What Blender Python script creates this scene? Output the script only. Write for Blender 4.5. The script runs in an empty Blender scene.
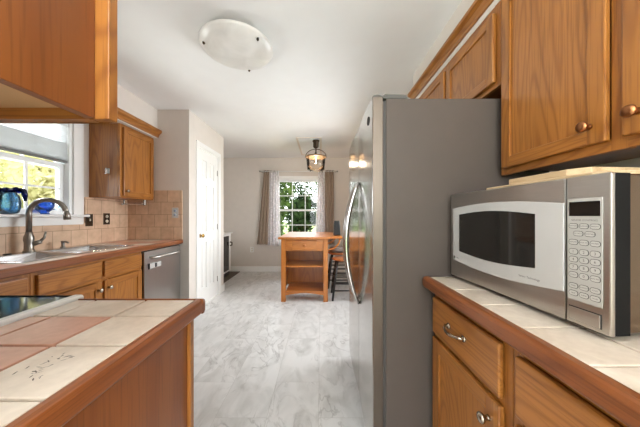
import bpy, bmesh, math, random
from mathutils import Vector, Matrix
random.seed(7)
PI = math.pi
S = bpy.context.scene
COL = S.collection

# ------------------------------------------------------------------ camera, world, light, exposure
H = 1.19
cam = bpy.data.objects.new('camera', bpy.data.cameras.new('camera'))
COL.objects.link(cam)
cam.location = (0, 0, H)
cam.rotation_euler = (PI/2, 0, 0)
cam.data.sensor_width = 36.0
cam.data.lens = 240.0*36.0/640.0
cam.data.shift_x = -1.0/640.0
cam.data.shift_y = 2.5/640.0
cam.data.clip_start = 0.02
S.camera = cam

world = bpy.data.worlds.new('overcast_sky')
S.world = world
world.use_nodes = True
bg = world.node_tree.nodes['Background']
bg.inputs['Color'].default_value = (0.93, 0.97, 1.0, 1)
bg.inputs['Strength'].default_value = 4.0

def area(name, loc, rot, sx, sy, power, color=(1, 1, 1), spread=180):
    l = bpy.data.lights.new(name, 'AREA')
    l.shape = 'RECTANGLE'; l.size = sx; l.size_y = sy
    l.energy = power; l.color = color; l.spread = math.radians(spread)
    o = bpy.data.objects.new(name, l); COL.objects.link(o)
    o.location = loc; o.rotation_euler = rot
    return o
# added unseen fill behind the camera, like a flash bounced off the ceiling
area('bounce_fill', (-0.2, -1.5, 1.5), (math.radians(166), 0, 0), 1.6, 1.2, 88, (0.90, 0.96, 1.0))
# added fill light against the solid wall, unseen behind the refrigerator
area('dining_fill', (1.08, 2.85, 1.15), (math.radians(80), 0, PI/2), 1.5, 1.3, 36, (0.92, 0.97, 1.0), 140)
# area lights added out of view above both windows to boost the daylight
area('sink_window_fill', (-3.5, 1.78, 3.1), (0, math.radians(-42), 0), 2.0, 2.0, 170, (0.97, 0.99, 1.0))
# added low lamp, unseen outside the sink window, to brighten the ceiling
area('low_window_fill', (-4.3, 1.9, -.1), (0, math.radians(-128), 0), 2.4, 3.0, 270, (0.98, 0.99, 1.0))
area('dining_window_fill', (-.47, 6.6, 3.3), (math.radians(-42), 0, 0), 2.0, 2.0, 160, (0.97, 0.99, 1.0))  # second added daylight boost, high outside the dining window

S.view_settings.view_transform = 'Standard'
S.view_settings.look = 'None'
S.view_settings.gamma = 1.0
S.view_settings.use_curve_mapping = False
S.view_settings.exposure = 0.68
S.cycles.use_denoising = True
S.cycles.max_bounces = 10
S.cycles.diffuse_bounces = 6
S.cycles.transparent_max_bounces = 16
S.cycles.sample_clamp_indirect = 6
S.cycles.caustics_reflective = False
S.cycles.caustics_refractive = False

# ------------------------------------------------------------------ materials
def lin(c):
    return tuple(((v/255)/12.92 if v/255 <= 0.04045 else ((v/255+0.055)/1.055)**2.4) for v in c)+(1,)

class NT:
    def __init__(s, name):
        s.m = bpy.data.materials.new(name); s.m.use_nodes = True
        s.t = s.m.node_tree; s.b = s.t.nodes['Principled BSDF']
    def n(s, typ, **kw):
        x = s.t.nodes.new(typ)
        for k, v in kw.items():
            if k.startswith('i_'):
                x.inputs[k[2:].replace('_', ' ')].default_value = v
            else:
                setattr(x, k, v)
        return x
    def l(s, a, b): s.t.links.new(a, b)
    def math(s, op, a, b=None):
        x = s.t.nodes.new('ShaderNodeMath'); x.operation = op
        for i, v in enumerate((a, b)):
            if v is None: continue
            if isinstance(v, (int, float)): x.inputs[i].default_value = v
            else: s.l(v, x.inputs[i])
        return x.outputs[0]
    def ramp(s, fac, stops, interp='LINEAR'):
        r = s.t.nodes.new('ShaderNodeValToRGB'); r.color_ramp.interpolation = interp
        e = r.color_ramp.elements
        while len(e) < len(stops): e.new(0.5)
        for q, (p, c) in zip(e, stops): q.position = p; q.color = c
        s.l(fac, r.inputs[0]); return r.outputs[0]
    def mix(s, fac, a, b, mode='MIX'):
        x = s.t.nodes.new('ShaderNodeMix'); x.data_type = 'RGBA'; x.blend_type = mode
        if isinstance(fac, (int, float)): x.inputs[0].default_value = fac
        else: s.l(fac, x.inputs[0])
        for i, v in ((6, a), (7, b)):
            if isinstance(v, tuple): x.inputs[i].default_value = v
            else: s.l(v, x.inputs[i])
        return x.outputs[2]
    def vec(s, scale=(1, 1, 1), rnd=True):
        tc = s.n('ShaderNodeTexCoord'); mp = s.n('ShaderNodeMapping')
        v = tc.outputs['Object']
        if rnd:
            oi = s.n('ShaderNodeObjectInfo'); vm = s.n('ShaderNodeVectorMath', operation='ADD')
            sc = s.n('ShaderNodeVectorMath', operation='SCALE')
            cb = s.n('ShaderNodeCombineXYZ')
            s.l(oi.outputs['Random'], cb.inputs[0]); s.l(oi.outputs['Random'], cb.inputs[1]); s.l(oi.outputs['Random'], cb.inputs[2])
            s.l(cb.outputs[0], sc.inputs[0]); sc.inputs['Scale'].default_value = 13.7
            s.l(v, vm.inputs[0]); s.l(sc.outputs[0], vm.inputs[1]); v = vm.outputs[0]
        s.l(v, mp.inputs['Vector']); mp.inputs['Scale'].default_value = scale
        return mp.outputs[0]
    def bump(s, h, strength=0.2, dist=0.002):
        b = s.n('ShaderNodeBump'); b.inputs['Strength'].default_value = strength; b.inputs['Distance'].default_value = dist
        s.l(h, b.inputs['Height']); s.l(b.outputs[0], s.b.inputs['Normal'])

def plain(name, rgb, rough=0.5, metal=0.0, var=0.06, scale=8, **kw):
    q = NT(name)
    nz = q.n('ShaderNodeTexNoise'); nz.inputs['Scale'].default_value = scale; nz.inputs['Detail'].default_value = 3
    q.l(q.vec(), nz.inputs['Vector'])
    c = lin(rgb)
    lo = tuple(v*(1-var) for v in c[:3])+(1,); hi = tuple(min(1, v*(1+var)) for v in c[:3])+(1,)
    q.l(q.ramp(nz.outputs[0], [(0.3, lo), (0.7, hi)]), q.b.inputs['Base Color'])
    q.b.inputs['Roughness'].default_value = rough; q.b.inputs['Metallic'].default_value = metal
    for k, v in kw.items(): q.b.inputs[k.replace('_', ' ')].default_value = v
    return q.m

def wood(name, axis, light, dark, pore, rough=0.33, ring=1.0, coat=0.25):
    q = NT(name)
    sc = [1.0, 1.0, 1.0]; sc[axis] = 0.11
    v = q.vec(tuple(sc))
    n1 = q.n('ShaderNodeTexNoise'); n1.inputs['Scale'].default_value = 5.0; n1.inputs['Detail'].default_value = 1.5
    n1.inputs['Distortion'].default_value = 0.25
    q.l(v, n1.inputs['Vector'])
    rg = q.math('SINE', q.math('MULTIPLY', n1.outputs[0], 120.0*ring))
    rg = q.math('POWER', q.math('MULTIPLY', q.math('ADD', rg, 1.0), 0.5), 3.5)
    sc2 = [1.0, 1.0, 1.0]; sc2[axis] = 0.028
    n2 = q.n('ShaderNodeTexNoise'); n2.inputs['Scale'].default_value = 190; n2.inputs['Detail'].default_value = 2
    q.l(q.vec(tuple(sc2)), n2.inputs['Vector'])
    sc3 = [1.0, 1.0, 1.0]; sc3[axis] = 0.2
    n3 = q.n('ShaderNodeTexNoise'); n3.inputs['Scale'].default_value = 7; n3.inputs['Detail'].default_value = 2
    q.l(q.vec(tuple(sc3)), n3.inputs['Vector'])
    c = q.mix(q.math('MULTIPLY', rg, 0.6), lin(light), lin(dark))
    pf = q.ramp(n2.outputs[0], [(0.52, (0, 0, 0, 1)), (0.68, (1, 1, 1, 1))])
    c = q.mix(q.math('MULTIPLY', pf, 0.42), c, lin(pore))
    tone = q.ramp(n3.outputs[0], [(0.25, (0.84, 0.82, 0.78, 1)), (0.75, (1.10, 1.10, 1.10, 1))])
    c = q.mix(1.0, c, tone, 'MULTIPLY')
    q.l(c, q.b.inputs['Base Color'])
    q.b.inputs['Roughness'].default_value = rough
    q.b.inputs['Coat Weight'].default_value = coat; q.b.inputs['Coat Roughness'].default_value = 0.25
    q.bump(n2.outputs[0], 0.12, 0.001)
    return q.m

OAK = ((170, 110, 49), (132, 77, 29), (98, 55, 21))
EDGE = ((138, 78, 38), (110, 57, 25), (76, 37, 16))
PANEL = ((138, 80, 36), (122, 66, 27), (96, 50, 20))
oak_z = wood('oak_grain_z', 2, *OAK); oak_y = wood('oak_grain_y', 1, *OAK); oak_x = wood('oak_grain_x', 0, *OAK)
edge_y = wood('edge_oak_y', 1, *EDGE, ring=0.6); edge_x = wood('edge_oak_x', 0, *EDGE, ring=0.6)
panel_z = wood('veneer_grain_z', 2, *PANEL, ring=0.5)
PINE = ((190, 116, 46), (166, 95, 33), (136, 74, 24))
pine_x = wood('pine_x', 0, *PINE, ring=0.5); pine_z = wood('pine_z', 2, *PINE, ring=0.5); pine_y = wood('pine_y', 1, *PINE, ring=0.5)
maple_y = wood('maple_y', 1, (204, 178, 142), (188, 160, 122), (164, 134, 98), ring=0.4, coat=0.0, rough=0.5)
seat_wood = wood('seat_wood', 1, (186, 112, 62), (160, 86, 44), (120, 60, 30), ring=0.5)

paint = plain('wall_paint', (219, 211, 203), 0.85, var=0.02)
ceil_paint = plain('ceiling_paint', (240, 240, 239), 0.9, var=0.01)
white = plain('white_trim_paint', (240, 239, 237), 0.4, var=0.01)
vinyl = plain('white_vinyl', (243, 244, 244), 0.35, var=0.01)
slat_m = plain('blind_slat', (222, 225, 226), 0.5, var=0.01)
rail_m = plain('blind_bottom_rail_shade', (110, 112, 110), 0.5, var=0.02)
black = plain('black_plastic', (18, 17, 17), 0.35, var=0.1)
blackgloss = plain('black_gloss', (10, 10, 12), 0.08, var=0.05)
dark_window = plain('dark_oven_window', (34, 32, 30), 0.06, var=0.05)
blackwood = plain('black_painted_wood', (30, 27, 26), 0.4, var=0.15)
bronze = plain('oil_bronze', (70, 58, 46), 0.35, 0.9, var=0.15)
brass = plain('brass', (196, 158, 92), 0.22, 1.0)
pewter = plain('antique_pewter', (176, 166, 150), 0.25, 1.0)
copperknob = plain('antique_copper_knob', (170, 116, 76), 0.3, 1.0)
chrome = plain('chrome', (220, 220, 222), 0.12, 1.0, var=0.02)
nickel = plain('brushed_nickel', (150, 145, 138), 0.3, 1.0, var=0.04)
sinksteel = plain('sink_steel', (205, 206, 208), 0.24, 1.0, var=0.03)
cream = plain('cream_plastic', (222, 212, 192), 0.4)
fridge_side = plain('painted_grey_steel', (86, 77, 71), 0.5, 0.0, var=0.03, Specular_IOR_Level=0.2)
fridge_cap = plain('grey_plastic_cap', (88, 86, 83), 0.7, Specular_IOR_Level=0.2)
darkgasket = plain('dark_gasket', (62, 58, 55), 0.6)
silver = plain('silver_plastic', (206, 205, 203), 0.35, 0.25, var=0.02)
keypad_m = plain('keypad_grey', (186, 183, 178), 0.45, 0.1, var=0.02)
keyline = plain('keypad_print', (66, 62, 60), 0.5)
button_m = plain('keypad_button', (196, 193, 188), 0.45, 0.1, var=0.02)
brown_cloth = plain('taupe_curtain', (160, 140, 124), 0.9, var=0.08, scale=30)
mat_m = plain('dark_mat', (112, 100, 90), 0.9, var=0.2, scale=60)
cushion_m = plain('grey_brown_cushion', (138, 126, 118), 0.9, var=0.2, scale=40)
bark = plain('bark', (96, 80, 64), 0.9, var=0.3)
lawn_m = plain('lawn_green', (128, 150, 84), 0.95, var=0.3, scale=3)
range_white = plain('range_enamel', (226, 226, 224), 0.25, var=0.01)

def brushed(name, rgb, axis, rough=0.28):
    q = NT(name)
    sc = [1.0, 1.0, 1.0]; sc[axis] = 0.01
    nz = q.n('ShaderNodeTexNoise'); nz.inputs['Scale'].default_value = 260; nz.inputs['Detail'].default_value = 2
    q.l(q.vec(tuple(sc)), nz.inputs['Vector'])
    c = lin(rgb)
    q.l(q.ramp(nz.outputs[0], [(0.3, tuple(v*0.97 for v in c[:3])+(1,)), (0.7, tuple(min(1, v*1.03) for v in c[:3])+(1,))]), q.b.inputs['Base Color'])
    q.b.inputs['Metallic'].default_value = 1.0
    q.l(q.ramp(nz.outputs[0], [(0.3, (rough-0.02,)*3+(1,)), (0.7, (rough+0.02,)*3+(1,))]), q.b.inputs['Roughness'])
    q.b.inputs['Anisotropic'].default_value = 0.4
    return q.m
steel_z = brushed('brushed_steel_z', (196, 194, 191), 2, 0.17)
steel_y = brushed('brushed_steel_y', (190, 186, 181), 1, 0.3)
steel_shaded = brushed('brushed_steel_shaded', (112, 102, 93), 2, 0.45)  # copy of the door steel, darker reflections on its edges painted into the colour
steel_dw = brushed('brushed_steel_dishwasher', (188, 186, 184), 2, 0.34)

def glassy(name, tint=(1, 1, 1, 1), refl=0.07, rough=0.02):
    q = NT(name); t = q.t
    t.nodes.remove(q.b)
    tr = q.n('ShaderNodeBsdfTransparent'); tr.inputs[0].default_value = tint
    gl = q.n('ShaderNodeBsdfGlossy'); gl.inputs['Roughness'].default_value = rough
    fr = q.n('ShaderNodeFresnel'); fr.inputs[0].default_value = 1.3
    mx = q.n('ShaderNodeMixShader')
    q.l(fr.outputs[0], mx.inputs[0]); q.l(tr.outputs[0], mx.inputs[1]); q.l(gl.outputs[0], mx.inputs[2])
    q.l(mx.outputs[0], t.nodes['Material Output'].inputs['Surface'])
    return q.m
pane_m = glassy('window_glass')
lampglass = glassy('lamp_glass', (0.985, 0.975, 0.96, 1))

def blueglass(name, tint, deep):
    q = NT(name)
    nz = q.n('ShaderNodeTexNoise'); nz.inputs['Scale'].default_value = 18; nz.inputs['Detail'].default_value = 2
    q.l(q.vec(), nz.inputs['Vector'])
    col = q.ramp(nz.outputs[0], [(0.35, lin(deep)), (0.65, lin(tint))])
    tr = q.n('ShaderNodeBsdfTransparent'); q.l(col, tr.inputs[0])
    tl = q.n('ShaderNodeBsdfTranslucent'); q.l(col, tl.inputs[0])
    df = q.n('ShaderNodeBsdfDiffuse'); q.l(col, df.inputs[0])
    gl = q.n('ShaderNodeBsdfGlossy'); gl.inputs['Roughness'].default_value = 0.04
    m0 = q.n('ShaderNodeMixShader'); m0.inputs[0].default_value = 0.35
    q.l(tl.outputs[0], m0.inputs[1]); q.l(df.outputs[0], m0.inputs[2])
    m1 = q.n('ShaderNodeMixShader'); m1.inputs[0].default_value = 0.18
    q.l(tr.outputs[0], m1.inputs[1]); q.l(m0.outputs[0], m1.inputs[2])
    fr = q.n('ShaderNodeFresnel'); fr.inputs[0].default_value = 1.5
    m2 = q.n('ShaderNodeMixShader'); q.l(fr.outputs[0], m2.inputs[0]); q.l(m1.outputs[0], m2.inputs[1]); q.l(gl.outputs[0], m2.inputs[2])
    q.l(m2.outputs[0], q.t.nodes['Material Output'].inputs['Surface'])
    return q.m
blue_light = blueglass('light_blue_glass', (228, 246, 255), (180, 226, 255))
blue_dark = blueglass('cobalt_glass', (40, 76, 160), (18, 36, 96))
blue_mid = blueglass('blue_glass', (170, 210, 255), (100, 160, 255))

def sheer():
    q = NT('sheer_lace')
    nz = q.n('ShaderNodeTexVoronoi'); nz.inputs['Scale'].default_value = 26
    q.l(q.vec(), nz.inputs['Vector'])
    tr = q.n('ShaderNodeBsdfTransparent'); df = q.n('ShaderNodeBsdfDiffuse'); tl = q.n('ShaderNodeBsdfTranslucent')
    c = lin((248, 245, 247))
    df.inputs[0].default_value = c; tl.inputs[0].default_value = c
    m0 = q.n('ShaderNodeMixShader'); m0.inputs[0].default_value = 0.3
    q.l(df.outputs[0], m0.inputs[1]); q.l(tl.outputs[0], m0.inputs[2])
    m1 = q.n('ShaderNodeMixShader')
    q.l(q.ramp(nz.outputs['Distance'], [(0.1, (0.97, 0.97, 0.97, 1)), (0.6, (0.72, 0.72, 0.72, 1))]), m1.inputs[0])
    q.l(tr.outputs[0], m1.inputs[1]); q.l(m0.outputs[0], m1.inputs[2])
    q.l(m1.outputs[0], q.t.nodes['Material Output'].inputs['Surface'])
    return q.m
sheer_m = sheer()

def leafmat(name, a, b):
    q = NT(name)
    nz = q.n('ShaderNodeTexNoise'); nz.inputs['Scale'].default_value = 2.5; nz.inputs['Detail'].default_value = 5
    q.l(q.vec(), nz.inputs['Vector'])
    col = q.ramp(nz.outputs[0], [(0.35, lin(a)), (0.65, lin(b))])
    df = q.n('ShaderNodeBsdfDiffuse'); tl = q.n('ShaderNodeBsdfTranslucent')
    q.l(col, df.inputs[0]); q.l(col, tl.inputs[0])
    m = q.n('ShaderNodeMixShader'); m.inputs[0].default_value = 0.4
    q.l(df.outputs[0], m.inputs[1]); q.l(tl.outputs[0], m.inputs[2])
    q.l(m.outputs[0], q.t.nodes['Material Output'].inputs['Surface'])
    return q.m
leaf_green = leafmat('leaf_green', (36, 52, 30), (96, 116, 62))
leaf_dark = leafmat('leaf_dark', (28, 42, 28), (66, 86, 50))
leaf_yellow = leafmat('leaf_yellow', (172, 166, 118), (210, 205, 164))
leaf_pale = leafmat('leaf_pale', (150, 156, 112), (196, 198, 156))

def emis(name, rgb, st):
    q = NT(name)
    q.b.inputs['Base Color'].default_value = lin(rgb)
    q.b.inputs['Emission Color'].default_value = lin(rgb); q.b.inputs['Emission Strength'].default_value = st
    return q.m
filament = emis('lamp_filament', (255, 220, 165), 8)

def dome_glass():
    q = NT('alabaster_glass')
    nz = q.n('ShaderNodeTexNoise'); nz.inputs['Scale'].default_value = 5; nz.inputs['Detail'].default_value = 4; nz.inputs['Distortion'].default_value = 1.5
    q.l(q.vec(), nz.inputs['Vector'])
    q.l(q.ramp(nz.outputs[0], [(0.3, lin((222, 220, 215))), (0.7, lin((238, 236, 232)))]), q.b.inputs['Base Color'])
    q.b.inputs['Roughness'].default_value = 0.3; q.b.inputs['Subsurface Weight'].default_value = 0.0
    return q.m
dome_m = dome_glass()

def floor_mat():
    q = NT('marble_vinyl_tile')
    tc = q.n('ShaderNodeTexCoord'); sp = q.n('ShaderNodeSeparateXYZ'); q.l(tc.outputs['Object'], sp.inputs[0])
    W, L = 0.305, 0.61
    ux = q.math('DIVIDE', q.math('ADD', sp.outputs[0], 6.05), W); ix = q.math('FLOOR', ux)
    off = q.math('MULTIPLY', q.math('MODULO', ix, 2.0), 0.5)
    uy = q.math('ADD', q.math('DIVIDE', q.math('ADD', sp.outputs[1], 6.17), L), off); iy = q.math('FLOOR', uy)
    cb = q.n('ShaderNodeCombineXYZ'); q.l(ix, cb.inputs[0]); q.l(iy, cb.inputs[1])
    wn = q.n('ShaderNodeTexWhiteNoise', noise_dimensions='3D'); q.l(cb.outputs[0], wn.inputs['Vector'])
    sc = q.n('ShaderNodeVectorMath', operation='SCALE'); q.l(wn.outputs['Color'], sc.inputs[0]); sc.inputs['Scale'].default_value = 20
    ad = q.n('ShaderNodeVectorMath', operation='ADD'); q.l(tc.outputs['Object'], ad.inputs[0]); q.l(sc.outputs[0], ad.inputs[1])
    mp = q.n('ShaderNodeMapping'); mp.inputs['Scale'].default_value = (1.7, 0.9, 1.0); mp.inputs['Rotation'].default_value = (0, 0, 0.5)
    q.l(ad.outputs[0], mp.inputs['Vector'])
    a = q.n('ShaderNodeTexNoise'); a.inputs['Scale'].default_value = 3.2; a.inputs['Detail'].default_value = 6; a.inputs['Distortion'].default_value = 1.6
    q.l(mp.outputs[0], a.inputs['Vector'])
    vein = q.math('ABSOLUTE', q.math('SUBTRACT', a.outputs[0], 0.5))
    vr = q.ramp(vein, [(0.0, (1, 1, 1, 1)), (0.010, (0.5, 0.5, 0.5, 1)), (0.035, (0.0, 0.0, 0.0, 1))])
    b = q.n('ShaderNodeTexNoise'); b.inputs['Scale'].default_value = 2.3; b.inputs['Detail'].default_value = 4
    q.l(mp.outputs[0], b.inputs['Vector'])
    msk = q.ramp(b.outputs[0], [(0.42, (0, 0, 0, 1)), (0.62, (1, 1, 1, 1))])
    cl = q.n('ShaderNodeTexNoise'); cl.inputs['Scale'].default_value = 5; cl.inputs['Detail'].default_value = 5; cl.inputs['Distortion'].default_value = 0.8
    q.l(mp.outputs[0], cl.inputs['Vector'])
    base = q.ramp(cl.outputs[0], [(0.3, lin((188, 187, 185))), (0.6, lin((213, 212, 211)))])
    c = q.mix(q.math('MULTIPLY', q.math('MULTIPLY', vr, msk), 0.6), base, lin((128, 124, 122)))
    fx = q.math('FRACT', ux); fy = q.math('FRACT', uy)
    ex = q.math('MINIMUM', fx, q.math('SUBTRACT', 1.0, fx)); ey = q.math('MINIMUM', fy, q.math('SUBTRACT', 1.0, fy))
    g = q.math('MAXIMUM', q.math('LESS_THAN', ex, 0.0055), q.math('LESS_THAN', ey, 0.0028))
    c = q.mix(q.math('MULTIPLY', g, 0.35), c, lin((150, 146, 142)))
    q.l(c, q.b.inputs['Base Color']); q.b.inputs['Roughness'].default_value = 0.34
    return q.m
floor_m = floor_mat()

def tile_wall(name, ua):
    """tumbled stone 15 cm tiles, half bond; ua = horizontal axis index"""
    q = NT(name)
    tc = q.n('ShaderNodeTexCoord'); sp = q.n('ShaderNodeSeparateXYZ'); q.l(tc.outputs['Object'], sp.inputs[0])
    cb = q.n('ShaderNodeCombineXYZ')
    q.l(q.math('ADD', sp.outputs[ua], 3.0), cb.inputs[0]); q.l(q.math('SUBTRACT', sp.outputs[2], 0.0), cb.inputs[1])
    br = q.n('ShaderNodeTexBrick'); br.offset = 0.5
    br.inputs['Scale'].default_value = 1.0; br.inputs['Brick Width'].default_value = 0.15; br.inputs['Row Height'].default_value = 0.146
    br.inputs['Mortar Size'].default_value = 0.0028; br.inputs['Mortar Smooth'].default_value = 0.2
    br.inputs['Color1'].default_value = lin((222, 192, 164)); br.inputs['Color2'].default_value = lin((208, 174, 146))
    br.inputs['Mortar'].default_value = lin((172, 140, 114))
    q.l(cb.outputs[0], br.inputs['Vector'])
    nz = q.n('ShaderNodeTexNoise'); nz.inputs['Scale'].default_value = 14; nz.inputs['Detail'].default_value = 5
    q.l(tc.outputs['Object'], nz.inputs['Vector'])
    tone = q.ramp(nz.outputs[0], [(0.3, (0.86, 0.83, 0.80, 1)), (0.7, (1.08, 1.08, 1.08, 1))])
    q.l(q.mix(1.0, br.outputs['Color'], tone, 'MULTIPLY'), q.b.inputs['Base Color'])
    q.b.inputs['Roughness'].default_value = 0.5
    q.bump(br.outputs['Fac'], -0.4, 0.002)
    return q.m
tile_y = tile_wall('stone_tile_y', 1); tile_x = tile_wall('stone_tile_x', 0)

def stone(name, a, b):
    q = NT(name)
    nz = q.n('ShaderNodeTexNoise'); nz.inputs['Scale'].default_value = 9; nz.inputs['Detail'].default_value = 6; nz.inputs['Distortion'].default_value = 0.5
    q.l(q.vec(rnd=False), nz.inputs['Vector'])
    n2 = q.n('ShaderNodeTexNoise'); n2.inputs['Scale'].default_value = 60; n2.inputs['Detail'].default_value = 3
    q.l(q.vec(rnd=False), n2.inputs['Vector'])
    c = q.ramp(nz.outputs[0], [(0.3, lin(a)), (0.7, lin(b))])
    c = q.mix(1.0, c, q.ramp(n2.outputs[0], [(0.3, (0.93, 0.92, 0.91, 1)), (0.7, (1.04, 1.04, 1.04, 1))]), 'MULTIPLY')
    q.l(c, q.b.inputs['Base Color']); q.b.inputs['Roughness'].default_value = 0.3
    q.bump(n2.outputs[0], 0.08, 0.001)
    return q.m
tile_beige = stone('beige_counter_tile', (208, 190, 172), (228, 214, 198))
tile_terra = stone('terracotta_counter_tile', (192, 138, 114), (210, 160, 136))
grout_m = plain('brown_grout', (104, 70, 48), 0.9, var=0.1, scale=60)

# ------------------------------------------------------------------ geometry helpers
WLD = {}
def ident(u, n, v): return (u, n, v)

class MB:
    def __init__(s, f=None):
        s.v = []; s.fc = []; s.mi = []; s.f = f
        s.sm = []
    def P(s, p): return tuple(s.f(*p)) if s.f else tuple(p)
    def add(s, vs, fs, m=0, sm=False):
        b = len(s.v); s.v += [s.P(p) for p in vs]
        for f in fs: s.fc.append([b+i for i in f]); s.mi.append(m); s.sm.append(sm)
    def box(s, x0, x1, y0, y1, z0, z1, m=0):
        vs = [(x, y, z) for x in (x0, x1) for y in (y0, y1) for z in (z0, z1)]
        s.add(vs, [(0, 1, 3, 2), (4, 6, 7, 5), (0, 4, 5, 1), (2, 3, 7, 6), (0, 2, 6, 4), (1, 5, 7, 3)], m); return s
    def tube(s, pts, r, seg=10, m=0, cap=True):
        pts = [Vector(p) for p in pts]; n = len(pts)
        rs = r if isinstance(r, (list, tuple)) else [r]*n
        d0 = (pts[1]-pts[0]).normalized()
        ref = Vector((0, 0, 1)) if abs(d0.z) < 0.9 else Vector((1, 0, 0))
        a = d0.cross(ref).normalized()
        vs = []; prev = d0
        for i in range(n):
            d = (pts[min(i+1, n-1)]-pts[max(i-1, 0)]).normalized()
            q = prev.rotation_difference(d); a = (q @ a).normalized(); a = (a-d*a.dot(d)).normalized(); prev = d
            b = d.cross(a)
            for k in range(seg):
                t = 2*PI*k/seg
                vs.append(tuple(pts[i]+(a*math.cos(t)+b*math.sin(t))*rs[i]))
        fs = [(i*seg+k, i*seg+(k+1) % seg, (i+1)*seg+(k+1) % seg, (i+1)*seg+k) for i in range(n-1) for k in range(seg)]
        s.add(vs, fs, m, True)
        if cap:
            s.add(vs[:seg], [tuple(range(seg))], m); s.add(vs[-seg:], [tuple(range(seg))], m)
        return s
    def lathe(s, prof, c, ax=(0, 0, 1), seg=24, m=0, su=1.0, sv=1.0):
        """prof: (radius, height) along axis ax from c"""
        ax = Vector(ax).normalized(); ref = Vector((0, 0, 1)) if abs(ax.z) < 0.9 else Vector((1, 0, 0))
        a = ax.cross(ref).normalized(); b = ax.cross(a); c = Vector(c)
        vs = []
        for (r, h) in prof:
            for k in range(seg):
                t = 2*PI*k/seg
                vs.append(tuple(c+ax*h+(a*math.cos(t)*su+b*math.sin(t)*sv)*r))
        fs = [(i*seg+k, i*seg+(k+1) % seg, (i+1)*seg+(k+1) % seg, (i+1)*seg+k) for i in range(len(prof)-1) for k in range(seg)]
        s.add(vs, fs, m, True)
        if prof[0][0] > 1e-5: s.add(vs[:seg], [tuple(range(seg))], m)
        if prof[-1][0] > 1e-5: s.add(vs[-seg:], [tuple(range(seg))], m)
        return s
    def prism(s, poly, n0, n1, m=0):
        """poly in (u, v); extruded along n"""
        k = len(poly)
        vs = [(u, n0, v) for u, v in poly]+[(u, n1, v) for u, v in poly]
        s.add(vs, [tuple(range(k)), tuple(range(2*k-1, k-1, -1))]+[(i, (i+1) % k, k+(i+1) % k, k+i) for i in range(k)], m); return s
    def ext(s, prof, axis, a0, a1, m=0):
        """closed profile extruded along x or y; prof in (other horizontal, z)"""
        k = len(prof)
        g = (lambda a, p: (p[0], a, p[1])) if axis == 'y' else (lambda a, p: (a, p[0], p[1]))
        vs = [g(a0, p) for p in prof]+[g(a1, p) for p in prof]
        s.add(vs, [tuple(range(k)), tuple(range(2*k-1, k-1, -1))]+[(i, (i+1) % k, k+(i+1) % k, k+i) for i in range(k)], m); return s
    def text(s, body, u, v, size, n0=0.0, n1=0.0006, m=0, align='CENTER'):
        cu = bpy.data.curves.new('t', 'FONT'); cu.body = body; cu.size = size; cu.align_x = align; cu.align_y = 'CENTER'
        cu.resolution_u = 2
        o = bpy.data.objects.new('t', cu); COL.objects.link(o)
        bpy.context.view_layer.update()
        dg = bpy.context.evaluated_depsgraph_get()
        me = bpy.data.meshes.new_from_object(o.evaluated_get(dg))
        vs = [(u+p.co.x, n1, v+p.co.y) for p in me.vertices]
        s.add(vs, [tuple(p.vertices) for p in me.polygons], m)
        bpy.data.objects.remove(o); bpy.data.curves.remove(cu); bpy.data.meshes.remove(me)
        return s
    def build(s, name, mat, parent=None, bevel=0.0, loc=None, seg=2):
        mats = mat if isinstance(mat, (list, tuple)) else [mat]
        if parent is not None: o0 = WLD[parent.name]
        elif loc is not None: o0 = Vector(loc)
        else:
            xs, ys, zs = zip(*s.v); o0 = Vector(((min(xs)+max(xs))/2, (min(ys)+max(ys))/2, min(zs)))
        me = bpy.data.meshes.new(name)
        me.from_pydata([tuple(Vector(p)-o0) for p in s.v], [], s.fc)
        for mm in mats: me.materials.append(mm)
        for p, i, sm in zip(me.polygons, s.mi, s.sm): p.material_index = i; p.use_smooth = sm
        b = bmesh.new(); b.from_mesh(me)
        bmesh.ops.remove_doubles(b, verts=b.verts, dist=1e-6)
        bmesh.ops.recalc_face_normals(b, faces=b.faces)
        b.to_mesh(me); b.free()
        o = bpy.data.objects.new(name, me); COL.objects.link(o)
        if parent is not None: o.parent = parent
        else: o.location = o0
        WLD[o.name] = o0
        if bevel:
            md = o.modifiers.new('bevel', 'BEVEL'); md.width = bevel; md.segments = seg; md.limit_method = 'ANGLE'; md.angle_limit = math.radians(40)
        return o

def tag(o, label=None, cat=None, group=None, kind=None):
    for k, v in (('label', label), ('category', cat), ('group', group), ('kind', kind)):
        if v: o[k] = v
    return o
def thing(name, loc, label, cat, group=None):
    o = bpy.data.objects.new(name, None); COL.objects.link(o); o.location = loc
    o.empty_display_size = 0.1
    WLD[o.name] = Vector(loc)
    return tag(o, label, cat, group)
def struct(name, mb, mat, bevel=0.0, parent=None):
    o = mb.build(name, mat, parent, bevel)
    if parent is None: o['kind'] = 'structure'
    return o
def sroot(name, loc):
    o = bpy.data.objects.new(name, None); COL.objects.link(o); o.location = loc; WLD[o.name] = Vector(loc); o['kind'] = 'structure'
    return o
def fx(xf, s): return lambda u, n, v: (xf+s*n, u, v)      # a front facing +x / -x, u runs along y
def fy(yf, s): return lambda u, n, v: (u, yf+s*n, v)      # a front facing +y / -y, u runs along x

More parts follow.
